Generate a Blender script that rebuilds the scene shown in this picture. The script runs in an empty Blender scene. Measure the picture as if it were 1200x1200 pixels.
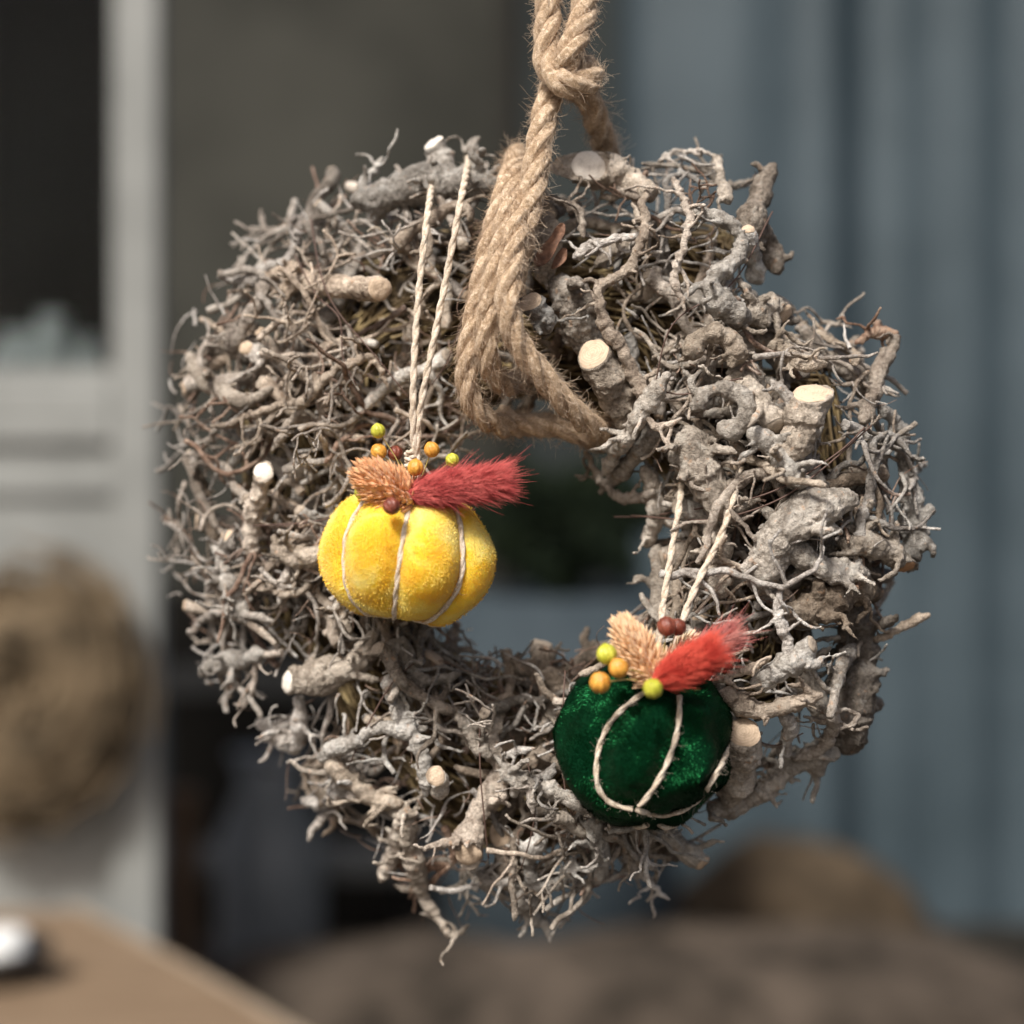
import bpy, math, random
import numpy as np
from mathutils import Vector, Matrix, noise as mnoise
random.seed(11); rng = np.random.default_rng(11)
S = bpy.context.scene
COL = S.collection

# ------------------------------------------------------------------ camera, sky, sun
CAMH = 1.2; DIST = 1.0; PX = 0.0005           # at the wreath 1 photo pixel = 0.5 mm
cam_d = bpy.data.cameras.new("camera"); cam = bpy.data.objects.new("camera", cam_d); COL.objects.link(cam)
cam.location = (0, -DIST, CAMH); cam.rotation_euler = (math.radians(90), 0, 0)
cam_d.sensor_width = 36; cam_d.lens = 60; cam_d.clip_start = 0.01; cam_d.clip_end = 500
cam_d.dof.use_dof = True; cam_d.dof.focus_distance = DIST - 0.086; cam_d.dof.aperture_fstop = 2.3
S.camera = cam
W = bpy.data.worlds.new("World"); S.world = W; W.use_nodes = True
wn = W.node_tree.nodes; sky = wn.new("ShaderNodeTexSky"); sky.sky_type = 'NISHITA'; sky.sun_disc = False
SUN_EL = math.radians(48); SUN_AZ = math.radians(-26)        # from the upper left, in front of the wreath
sky.sun_elevation = SUN_EL
sdir = Vector((math.sin(SUN_AZ)*math.cos(SUN_EL), -math.cos(SUN_AZ)*math.cos(SUN_EL), math.sin(SUN_EL)))
sky.sun_rotation = math.atan2(sdir.x, sdir.y)
sky.air_density = 1.0; sky.dust_density = 6.0; sky.ozone_density = 1.0
W.node_tree.links.new(sky.outputs[0], wn["Background"].inputs[0]); wn["Background"].inputs[1].default_value = 0.078
sl = bpy.data.lights.new("sun", 'SUN'); sl.energy = 3.5; sl.angle = math.radians(11); sl.color = (1.0, 0.97, 0.92)
so = bpy.data.objects.new("sun", sl); COL.objects.link(so); so.location = (-3, -4, 5)
so.rotation_euler = sdir.to_track_quat('Z', 'Y').to_euler()
S.view_settings.view_transform = 'Standard'; S.view_settings.look = 'None'; S.view_settings.gamma = 1
S.view_settings.exposure = 0.5
S.render.engine = 'CYCLES'; S.render.resolution_x = 1024; S.render.resolution_y = 1024

# ------------------------------------------------------------------ helpers
def P(px, py, y=0.0):
    """place the point of the photo's pixel (px, py) at depth y metres behind the wreath's middle plane"""
    k = PX * (DIST + y) / DIST
    return Vector(((px-600)*k, y, CAMH - (py-600)*k))
def sm(t): t = max(0., min(1., t)); return t*t*(3-2*t)

def new_obj(name, me, mat=None, parent=None, loc=None):
    if mat is not None and not isinstance(mat, bpy.types.Material): mat = mat.m
    o = bpy.data.objects.new(name, me); COL.objects.link(o)
    if mat is not None and me is not None and not me.materials: me.materials.append(mat)
    if loc is not None: o.location = loc
    if parent is not None: o.parent = parent
    return o
def thing(name, label, cat, loc=(0,0,0), group=None):
    o = bpy.data.objects.new(name, None); COL.objects.link(o); o.location = loc
    o.empty_display_size = 0.02
    o['label'] = label; o['category'] = cat
    if group: o['group'] = group
    return o
def tag(o, label, cat, group=None):
    o['label'] = label; o['category'] = cat
    if group: o['group'] = group
    return o
def smooth(me):
    me.polygons.foreach_set("use_smooth", np.ones(len(me.polygons), bool)); me.update(); return me
def mesh_q(name, V, Q, smoothit=True):
    """mesh from arrays of vertices and quads"""
    me = bpy.data.meshes.new(name); V = np.asarray(V, np.float32); Q = np.asarray(Q, np.int32)
    me.vertices.add(len(V)); me.vertices.foreach_set("co", V.ravel())
    me.loops.add(Q.size); me.loops.foreach_set("vertex_index", Q.ravel())
    me.polygons.add(len(Q)); me.polygons.foreach_set("loop_start", np.arange(0, Q.size, Q.shape[1], dtype=np.int32))
    me.polygons.foreach_set("loop_total", np.full(len(Q), Q.shape[1], np.int32))
    me.update(calc_edges=True)
    if smoothit: smooth(me)
    return me
def mesh_p(name, V, F, smoothit=False):
    me = bpy.data.meshes.new(name); me.from_pydata([tuple(v) for v in V], [], F); me.update()
    if smoothit: smooth(me)
    return me

def catmull(pts, step):
    """pts: list of arrays (any dimension, first three xyz) -> evenly sampled smooth path"""
    pts = [np.array(p, float) for p in pts]
    if len(pts) < 2: return np.array(pts)
    ext = [2*pts[0]-pts[1]] + pts + [2*pts[-1]-pts[-2]]
    out = []
    for i in range(1, len(ext)-2):
        a, b, c, d = ext[i-1:i+3]
        n = max(2, int(np.linalg.norm((c-b)[:3])/step)+1)
        for t in np.arange(n)/n:
            out.append(.5*((2*b)+(c-a)*t+(2*a-5*b+4*c-d)*t*t+(3*b-a-3*c+d)*t**3))
    out.append(pts[-1]); return np.array(out)
def frames(p):
    """parallel transport frames of a path"""
    n = len(p); T = np.gradient(p, axis=0); T /= np.linalg.norm(T, axis=1)[:, None]+1e-12
    a = np.array([0, 0, 1.]) if abs(T[0][2]) < .9 else np.array([1., 0, 0])
    N = np.zeros_like(p); u = np.cross(T[0], a); u /= np.linalg.norm(u); N[0] = u
    for i in range(1, n):
        u = N[i-1]-T[i]*np.dot(N[i-1], T[i]); N[i] = u/(np.linalg.norm(u)+1e-12)
    return T, N, np.cross(T, N)
def tube_raw(p, r, sides=10, cuts=None, cap=True):
    """closed tube -> verts, faces. cuts = (normal at start or None, normal at end or None)"""
    p = np.asarray(p, float); r = np.asarray(r, float)
    T, N, B = frames(p); a = np.arange(sides)*2*math.pi/sides
    ring = np.cos(a)[None, :, None]*N[:, None, :]+np.sin(a)[None, :, None]*B[:, None, :]
    V = p[:, None, :]+ring*r[:, None, None]
    if cuts:
        for idx, nrm in ((0, cuts[0]), (-1, cuts[1])):
            if nrm is not None:
                nn = np.array(nrm); tt = T[idx]
                d = ((V[idx]-p[idx])@nn)/(tt@nn if abs(tt@nn) > .25 else .25*(1 if tt@nn >= 0 else -1))
                V[idx] = V[idx]-d[:, None]*tt[None, :]
    n = len(p); V = V.reshape(-1, 3); F = []
    for i in range(n-1):
        for j in range(sides):
            k = (j+1) % sides
            F.append((i*sides+j, i*sides+k, (i+1)*sides+k, (i+1)*sides+j))
    if cap:
        F.append(tuple(range(sides-1, -1, -1))); F.append(tuple(range((n-1)*sides, n*sides)))
    return V, F
def batch_tubes(paths, radii, sides=3):
    """M open tubes of N points each, all at once (paths M,N,3; radii M,N) -> verts, quads"""
    M, N, _ = paths.shape
    T = np.gradient(paths, axis=1); T /= np.linalg.norm(T, axis=2)[..., None]+1e-12
    up = np.zeros_like(T); up[..., 1] = 1; alt = np.abs(T[..., 1]) > .9; up[alt] = (1, 0, 0)
    A = np.cross(T, up); A /= np.linalg.norm(A, axis=2)[..., None]+1e-12; B = np.cross(T, A)
    ang = np.arange(sides)*2*math.pi/sides
    V = paths[:, :, None, :]+radii[:, :, None, None]*(np.cos(ang)[None, None, :, None]*A[:, :, None, :]+np.sin(ang)[None, None, :, None]*B[:, :, None, :])
    m = np.arange(M)[:, None, None]*N*sides; i = np.arange(N-1)[None, :, None]*sides; j = np.arange(sides)[None, None, :]
    k = (j+1) % sides
    Q = np.stack([m+i+j, m+i+k, m+i+sides+k, m+i+sides+j], -1).reshape(-1, 4)
    return V.reshape(-1, 3), Q
class Bag:
    """collects quad arrays into one mesh"""
    def __init__(s): s.V = []; s.Q = []; s.n = 0
    def add(s, V, Q): s.V.append(V); s.Q.append(Q+s.n); s.n += len(V)
    def mesh(s, name): return mesh_q(name, np.concatenate(s.V), np.concatenate(s.Q))
def sphere_raw(c, rx, ry, rz, nu=20, nv=12, fn=None):
    V = []; Q = []
    for i in range(nv+1):
        th = math.pi*i/nv; th = min(max(th, .02), math.pi-.02)
        for j in range(nu):
            ph = 2*math.pi*j/nu; m = fn(th, ph) if fn else 1
            V.append((c[0]+rx*m*math.sin(th)*math.cos(ph), c[1]+ry*m*math.sin(th)*math.sin(ph), c[2]+rz*m*math.cos(th)))
    for i in range(nv):
        for j in range(nu):
            k = (j+1) % nu; Q.append((i*nu+j, (i+1)*nu+j, (i+1)*nu+k, i*nu+k))
    return np.array(V), np.array(Q)
def box_mesh(name, x0, x1, y0, y1, z0, z1, bev=0.0):
    import bmesh
    bm = bmesh.new(); bmesh.ops.create_cube(bm, size=1)
    for v in bm.verts:
        v.co.x = x0+(v.co.x+.5)*(x1-x0); v.co.y = y0+(v.co.y+.5)*(y1-y0); v.co.z = z0+(v.co.z+.5)*(z1-z0)
    if bev: bmesh.ops.bevel(bm, geom=bm.edges[:], offset=bev, segments=2, affect='EDGES', profile=.5)
    me = bpy.data.meshes.new(name); bm.to_mesh(me); bm.free(); return me
def lathe_mesh(name, prof, n=32):
    V = []; Q = []
    for (r, z) in prof:
        for j in range(n):
            a = 2*math.pi*j/n; V.append((r*math.cos(a), r*math.sin(a), z))
    for i in range(len(prof)-1):
        for j in range(n):
            k = (j+1) % n; Q.append((i*n+j, i*n+k, (i+1)*n+k, (i+1)*n+j))
    return mesh_q(name, V, Q)

# ------------------------------------------------------------------ materials
class Mat:
    def __init__(s, name, rough=.8, spec=.3, sheen=0, sheen_rough=.4, sheen_tint=None):
        s.m = bpy.data.materials.new(name); s.m.use_nodes = True; s.t = s.m.node_tree; s.b = s.t.nodes["Principled BSDF"]
        s.b.inputs["Roughness"].default_value = rough; s.b.inputs["Specular IOR Level"].default_value = spec
        if sheen:
            s.b.inputs["Sheen Weight"].default_value = sheen; s.b.inputs["Sheen Roughness"].default_value = sheen_rough
            if sheen_tint: s.b.inputs["Sheen Tint"].default_value = (*sheen_tint, 1)
        s.co = s.t.nodes.new("ShaderNodeTexCoord").outputs["Object"]; s.geo = None
    def n(s, typ, **kw):
        nd = s.t.nodes.new(typ)
        for k, v in kw.items(): setattr(nd, k, v)
        return nd
    def L(s, a, b): s.t.links.new(a, b)
    def noise(s, scale, detail=4, rough=.6, vec=None, dist=0):
        nd = s.n("ShaderNodeTexNoise"); nd.inputs["Scale"].default_value = scale; nd.inputs["Detail"].default_value = detail
        nd.inputs["Roughness"].default_value = rough; nd.inputs["Distortion"].default_value = dist
        s.L(vec or s.co, nd.inputs["Vector"]); return nd.outputs["Fac"]
    def stretch(s, sc):
        mp = s.n("ShaderNodeMapping"); mp.inputs["Scale"].default_value = sc; s.L(s.co, mp.inputs["Vector"]); return mp.outputs[0]
    def ramp(s, fac, stops):
        r = s.n("ShaderNodeValToRGB"); e = r.color_ramp.elements
        while len(e) > 1: e.remove(e[-1])
        e[0].position = stops[0][0]; e[0].color = (*stops[0][1], 1)
        for p, c in stops[1:]:
            x = e.new(p); x.color = (*c, 1)
        s.L(fac, r.inputs[0]); return r.outputs[0]
    def mix(s, fac, a, b, mode='MIX'):
        m = s.n("ShaderNodeMix", data_type='RGBA', blend_type=mode)
        for sock, v in ((m.inputs[0], fac), (m.inputs[6], a), (m.inputs[7], b)):
            if isinstance(v, (int, float)): sock.default_value = v
            elif isinstance(v, tuple): sock.default_value = (*v, 1)
            else: s.L(v, sock)
        return m.outputs[2]
    def math(s, op, a, b=0, c=None):
        m = s.n("ShaderNodeMath", operation=op)
        for i, v in enumerate((a, b) if c is None else (a, b, c)):
            if isinstance(v, (int, float)): m.inputs[i].default_value = v
            else: s.L(v, m.inputs[i])
        return m.outputs[0]
    def bump(s, h, dist, strength=1.0):
        b = s.n("ShaderNodeBump"); b.inputs["Strength"].default_value = strength; b.inputs["Distance"].default_value = dist
        s.L(h, b.inputs["Height"]); s.L(b.outputs[0], s.b.inputs["Normal"])
    def color(s, c):
        if isinstance(c, tuple): s.b.inputs["Base Color"].default_value = (*c, 1)
        else: s.L(c, s.b.inputs["Base Color"])
        return s

def bark(name, dark, mid, light, lichen=.3, tip=(.16,.07,.05)):
    M = Mat(name, .85, .22)
    oi = M.n("ShaderNodeObjectInfo"); rnd = oi.outputs["Random"]
    big = M.noise(70, 4, .6); fine = M.noise(420, 6, .7); vf = M.noise(1500, 4, .7)
    f = M.math('ADD', M.math('MULTIPLY', big, .55), M.math('MULTIPLY', fine, .45))
    c = M.ramp(f, [(.34, dark), (.48, mid), (.62, light)])
    li = M.ramp(M.noise(130, 5, .65, dist=.5), [(.55, (0,0,0)), (.63, (1,1,1))])
    c = M.mix(M.math('MULTIPLY', li, lichen), c, (.40,.40,.38))
    # warm scuffs where the bark is rubbed off
    sc = M.ramp(M.noise(190, 3, .5), [(.64, (0,0,0)), (.70, (1,1,1))])
    c = M.mix(M.math('MULTIPLY', sc, .5), c, (.42,.28,.19))
    fs = M.ramp(M.noise(260, 7, .75, dist=1.2), [(.36, (1,1,1)), (.46, (0,0,0))])
    c = M.mix(M.math('MULTIPLY', fs, .6), c, dark)
    wm = M.n("ShaderNodeMath", operation='FRACT'); M.L(M.math('MULTIPLY', rnd, 7.31), wm.inputs[0])
    c = M.mix(M.math('MULTIPLY', wm.outputs[0], .85), c, M.mix(1.0, c, (1.06,.90,.74), 'MULTIPLY'))
    v = M.math('MULTIPLY_ADD', rnd, .75, .78)
    vv = M.n("ShaderNodeCombineColor"); [M.L(v, vv.inputs[i]) for i in range(3)]
    c = M.mix(1.0, c, vv.outputs[0], 'MULTIPLY')
    M.color(c)
    vo = M.n("ShaderNodeTexVoronoi", feature='DISTANCE_TO_EDGE'); vo.inputs["Scale"].default_value = 380
    wv = M.n("ShaderNodeVectorMath", operation='ADD')
    nz = M.n("ShaderNodeTexNoise"); nz.inputs["Scale"].default_value = 200; M.L(M.co, nz.inputs["Vector"])
    sc2 = M.n("ShaderNodeVectorMath", operation='SCALE'); M.L(nz.outputs["Color"], sc2.inputs[0]); sc2.inputs["Scale"].default_value = .006
    M.L(M.co, wv.inputs[0]); M.L(sc2.outputs[0], wv.inputs[1]); M.L(wv.outputs[0], vo.inputs["Vector"])
    cr = M.math('MINIMUM', vo.outputs["Distance"], .12)
    h = M.math('ADD', M.math('MULTIPLY', fine, 1.0), M.math('ADD', M.math('MULTIPLY', vf, .35), M.math('MULTIPLY', cr, 1.6)))
    M.bump(h, .0019, 1.0)
    return M.m
M_bark  = bark("bark_grey", (.10,.088,.074), (.315,.292,.262), (.58,.555,.515), .5)
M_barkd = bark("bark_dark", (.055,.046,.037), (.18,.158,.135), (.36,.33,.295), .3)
M_twig  = bark("bark_twig", (.12,.10,.085), (.345,.315,.285), (.62,.59,.55), .35)
M_twigr = bark("bark_reddish", (.10,.06,.045), (.245,.175,.14), (.44,.36,.31), .2)
def cutmat(name, a, b):
    M = Mat(name, .75, .25)
    vl = M.n("ShaderNodeVectorMath", operation='LENGTH'); M.L(M.stretch((1,1,0)), vl.inputs[0])
    w = M.math('SINE', M.math('ADD', M.math('MULTIPLY', vl.outputs["Value"], 4200), M.math('MULTIPLY', M.noise(60, 2), 18)))
    c = M.mix(M.math('MULTIPLY_ADD', w, .15, .35), a, b)
    st = M.ramp(M.noise(240, 5, .7), [(.5, (0,0,0)), (.68, (1,1,1))])
    c = M.mix(M.math('MULTIPLY', st, .45), c, tuple(x*.55 for x in b))
    M.color(c); M.bump(M.math('ADD', M.noise(900, 4), M.math('MULTIPLY', w, .08)), .0005, .6); return M.m
M_cut  = cutmat("cut_wood", (.66,.52,.385), (.44,.315,.21))
M_cutw = cutmat("cut_wood_pale", (.86,.80,.72), (.72,.62,.5))
M_cuto = cutmat("cut_wood_orange", (.52,.30,.16), (.36,.19,.10))
M_cutg = cutmat("cut_wood_weathered", (.42,.35,.28), (.27,.22,.17))

def jute(name, a, b, dark):
    M = Mat(name, .85, .2, .25, .5, (1,.9,.75))
    st = M.noise(260, 4, .7, dist=1.0); fi = M.noise(1600, 3, .7)
    c = M.ramp(M.math('ADD', M.math('MULTIPLY', st, .6), M.math('MULTIPLY', fi, .4)), [(.36, dark), (.5, a), (.62, b)])
    M.color(c); M.bump(M.math('ADD', fi, st), .0011, .8); return M.m
M_jute  = jute("jute_rope", (.56,.40,.26), (.88,.73,.56), (.27,.175,.10))
M_twine = jute("cream_twine", (.72,.60,.47), (.90,.82,.70), (.46,.35,.24))
M_fuzz = Mat("jute_fibre", .7, .3); M_fuzz.color(M_fuzz.ramp(M_fuzz.noise(80), [(.35, (.40,.27,.17)), (.65, (.68,.55,.42))])); M_fuzz = M_fuzz.m
M_wire = Mat("rusty_wire", .6, .4).color((.11,.065,.05)).m
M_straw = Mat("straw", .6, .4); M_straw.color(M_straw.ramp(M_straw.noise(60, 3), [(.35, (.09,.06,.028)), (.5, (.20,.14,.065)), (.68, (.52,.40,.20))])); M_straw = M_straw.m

# ------------------------------------------------------------------ branch builder
def build_branch(name, segs, voxel, amp=1.0, cuts=(), seed=0, remesh=True):
    """segs: list of (path Nx3, radii N, cutnormals) -> one mesh, joints melted together, lumps and wrinkles added"""
    V = []; F = []; n = 0
    for p, r, cn in segs:
        v, f = tube_raw(p, r, 10, cn); V.append(v); F += [tuple(i+n for i in q) for q in f]; n += len(v)
    me = bpy.data.meshes.new(name+"_raw"); me.from_pydata(np.concatenate(V).tolist(), [], F); me.update()
    if remesh:
        o = bpy.data.objects.new("tmp", me); COL.objects.link(o)
        md = o.modifiers.new("r", 'REMESH'); md.mode = 'VOXEL'; md.voxel_size = voxel; md.adaptivity = 0
        dg = bpy.context.evaluated_depsgraph_get(); ev = o.evaluated_get(dg)
        m2 = bpy.data.meshes.new_from_object(ev, depsgraph=dg); bpy.data.objects.remove(o); bpy.data.meshes.remove(me); me = m2
        me.name = name
        nv = len(me.vertices); co = np.empty(nv*3, np.float32); no = np.empty(nv*3, np.float32)
        me.vertices.foreach_get("co", co); me.vertices.foreach_get("normal", no); co = co.reshape(-1, 3); no = no.reshape(-1, 3)
        off = Vector((seed*1.7, seed*.9, -seed*2.3)); N = mnoise.noise; d = np.empty(nv)
        cl = co.tolist()
        for i, c in enumerate(cl):
            v = Vector(c)
            a = N(v*95+off); b = N(v*310+off); e = N(v*800+off)
            d[i] = .0013*a+.0007*(abs(b)*2-.45)+.00022*e
        d *= amp
        for cc, nn, rr in cuts:
            dist = np.abs((co-np.array(cc))@np.array(nn)); rad = np.linalg.norm(co-np.array(cc), axis=1)
            k = np.where(rad < rr*1.6, np.clip(dist/.002, 0, 1), 1); d *= k
        co = co+no*d[:, None]; me.vertices.foreach_set("co", co.astype(np.float32).ravel())
    smooth(me); return me
def disc_mesh(name, c, nrm, r, seed=0, ell=1.0):
    """an uneven sawn face, built round its own origin with its normal along z; returns mesh and matrix"""
    n = 28; V = [(0, 0, .0004)]; F = []; rs = random.Random(seed)
    ph = [rs.random()*6.3 for _ in range(3)]
    for q, (k, z) in enumerate(((.45, .0004), (.82, .0002), (1.0, -.0009))):
        for j in range(n):
            a = 2*math.pi*j/n; m = 1+.06*math.sin(2*a+ph[0])+.04*math.sin(3*a+ph[1])+.02*math.sin(7*a+ph[2])
            V.append((r*k*m*math.cos(a)*ell, r*k*m*math.sin(a)/ell, z+.0002*math.sin(5*a+q)))
    for j in range(n):
        l = (j+1) % n; F.append((0, 1+j, 1+l))
        for q in range(2): F.append((1+q*n+j, 1+(q+1)*n+j, 1+(q+1)*n+l, 1+q*n+l))
    me = mesh_p(name, V, F, True)
    nv = Vector(nrm).normalized(); M = nv.to_track_quat('Z', 'Y').to_matrix().to_4x4()
    M.translation = Vector(c)+nv*.0011
    return me, M
def grow(rs, p, d, r, length, level, segs, gnarl=.35, flat=.55, minr=.0009, fork=.5):
    """a crooked branch that tapers and forks"""
    step = max(r*1.1, .0035); n = max(3, int(length/step)); pts = [p.copy()]; rad = [r]; d = d.normalized()
    bend = Vector((rs.gauss(0,1), rs.gauss(0,1), rs.gauss(0,1)*flat))*.10
    kids = []
    for i in range(n):
        d = d+Vector((rs.gauss(0, gnarl), rs.gauss(0, gnarl), rs.gauss(0, gnarl*flat)))+bend
        d.z *= .86; d.normalize(); p = p+d*step; t = (i+1)/n
        rr = max(minr, r*(1-.55*t)*(1+rs.uniform(-.13, .20)))
        pts.append(p.copy()); rad.append(rr)
        if level > 0 and .12 < t < .95 and rs.random() < fork: kids.append((p.copy(), d.copy(), rr, t))
        if rs.random() < .10 and rr > .002:      # knob
            q = (d.cross(Vector((rs.gauss(0,1), rs.gauss(0,1), rs.gauss(0,1))))).normalized()
            segs.append((np.array([p, p+q*rr*.9, p+q*rr*1.5]), np.array([rr*.75, rr*.6, rr*.42]), None))
        if rs.random() < .08: bend = -bend
    rad[-1] *= .7
    segs.append((catmull([np.append(a, b) for a, b in zip(pts, rad)], step*.5), None, None))
    for (q, dd, rr, t) in kids:
        side = dd.cross(Vector((rs.gauss(0,.4), rs.gauss(0,.4), rs.choice((-1, 1))))).normalized()
        nd = (dd*rs.uniform(.2, .9)+side).normalized()
        kr = max(minr, rr*rs.uniform(.42, .78))
        if kr <= minr*1.02 and level < 2: continue
        grow(rs, q, nd, kr, length*rs.uniform(.3, .6)*(1-.35*t), level-1, segs, gnarl, flat, minr, fork)
def fix(segs):
    out = []
    for p, r, c in segs:
        if r is None: out.append((p[:, :3], np.maximum(p[:, 3], .0008), c))
        else: out.append((p, r, c))
    return out

# ------------------------------------------------------------------ the wreath
CX, CY = 634, 634
OUT = [(0,448),(14,405),(30,455),(42,398),(52,385),(64,418),(76,425),(90,455),(102,462),(113,448),(122,410),(133,425),(147,398),(158,435),(170,432),(180,448),(193,462),(207,495),(219,497),(231,497),(240,490),(251,480),(262,478),(271,455),(282,455),(296,505),(302,515),(308,440),(316,408),(322,410),(329,480),(338,462),(350,450),(360,448)]
def rout(ang):                       # outline radius in photo pixels; angle in degrees clockwise from the right
    ang %= 360
    for (a, r), (b, q) in zip(OUT, OUT[1:]):
        if a <= ang <= b: return r+(q-r)*(ang-a)/(b-a)
def rin(ang):
    return 128+8*math.sin(math.radians(ang*3+40))
def front(px, py):
    """depth of the wreath's front at a pixel; the left side leans a little away"""
    r = math.hypot(px-CX, py-CY); a = math.degrees(math.atan2(py-CY, px-CX)); ro = rout(a)-25; ri = rin(a)
    u = (r-(ri+ro)/2)/((ro-ri)/2); u = max(-1, min(1, u))
    return -.052*math.sqrt(max(0, 1-u*u*.96))+(CX-px)*.00009
wreath = thing("twig_wreath", "round wreath of gnarled grey twigs and sawn branch stubs hanging from the rope", "wreath", P(CX, CY, 0))
WO = wreath.location.copy()

# straw ring underneath
def core_mesh():
    bag = Bag(); nu, nv = 120, 16
    V = []; 
    for i in range(nu):
        a = 2*math.pi*i/nu; ro = rout(math.degrees(a))-100; ri = rin(math.degrees(a))+42; rm = (ro+ri)/2; rh = (ro-ri)/2
        for j in range(nv):
            b = 2*math.pi*j/nv; rr = rm+rh*math.cos(b)
            V.append((rr*math.cos(a)*PX, .034*math.sin(b)+.012-rr*math.cos(a)*.00009, -rr*math.sin(a)*PX))
    Q = [(i*nv+j, i*nv+(j+1) % nv, ((i+1) % nu)*nv+(j+1) % nv, ((i+1) % nu)*nv+j) for i in range(nu) for j in range(nv)]
    return mesh_q("straw_ring", V, Q)
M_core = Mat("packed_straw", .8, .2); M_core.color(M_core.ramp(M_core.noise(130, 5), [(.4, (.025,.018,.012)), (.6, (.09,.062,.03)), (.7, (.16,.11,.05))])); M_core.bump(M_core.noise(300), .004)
core = new_obj("straw_ring", core_mesh(), M_core.m, wreath)
M_ = 2600; pts = []
for k in range(M_):
    a = rng.uniform(0, 2*math.pi); b = rng.uniform(0, 2*math.pi); L = rng.uniform(.02, .05); t = rng.normal(0, .35)
    row = []
    for q in range(4):
        s = (q/3-.5)*L; aa = a+s/.14; ad = math.degrees(aa); ro = rout(ad)-95; ri = rin(ad)+38; bb = b+t*s/.04
        rr = (ro+ri)/2+(ro-ri)/2*math.cos(bb)
        row.append((rr*math.cos(aa)*PX, .036*math.sin(bb)+.012-rr*math.cos(aa)*.00009, -rr*math.sin(aa)*PX))
    pts.append(row)
V, Q = batch_tubes(np.array(pts)+rng.normal(0, .0012, (M_, 1, 3)), np.full((M_, 4), .0008)*rng.uniform(.6, 1.4, (M_, 1)), 4)
o = new_obj("straw_stalks", mesh_q("straw_stalks", V, Q), M_straw, core); o['kind'] = 'stuff'

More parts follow.
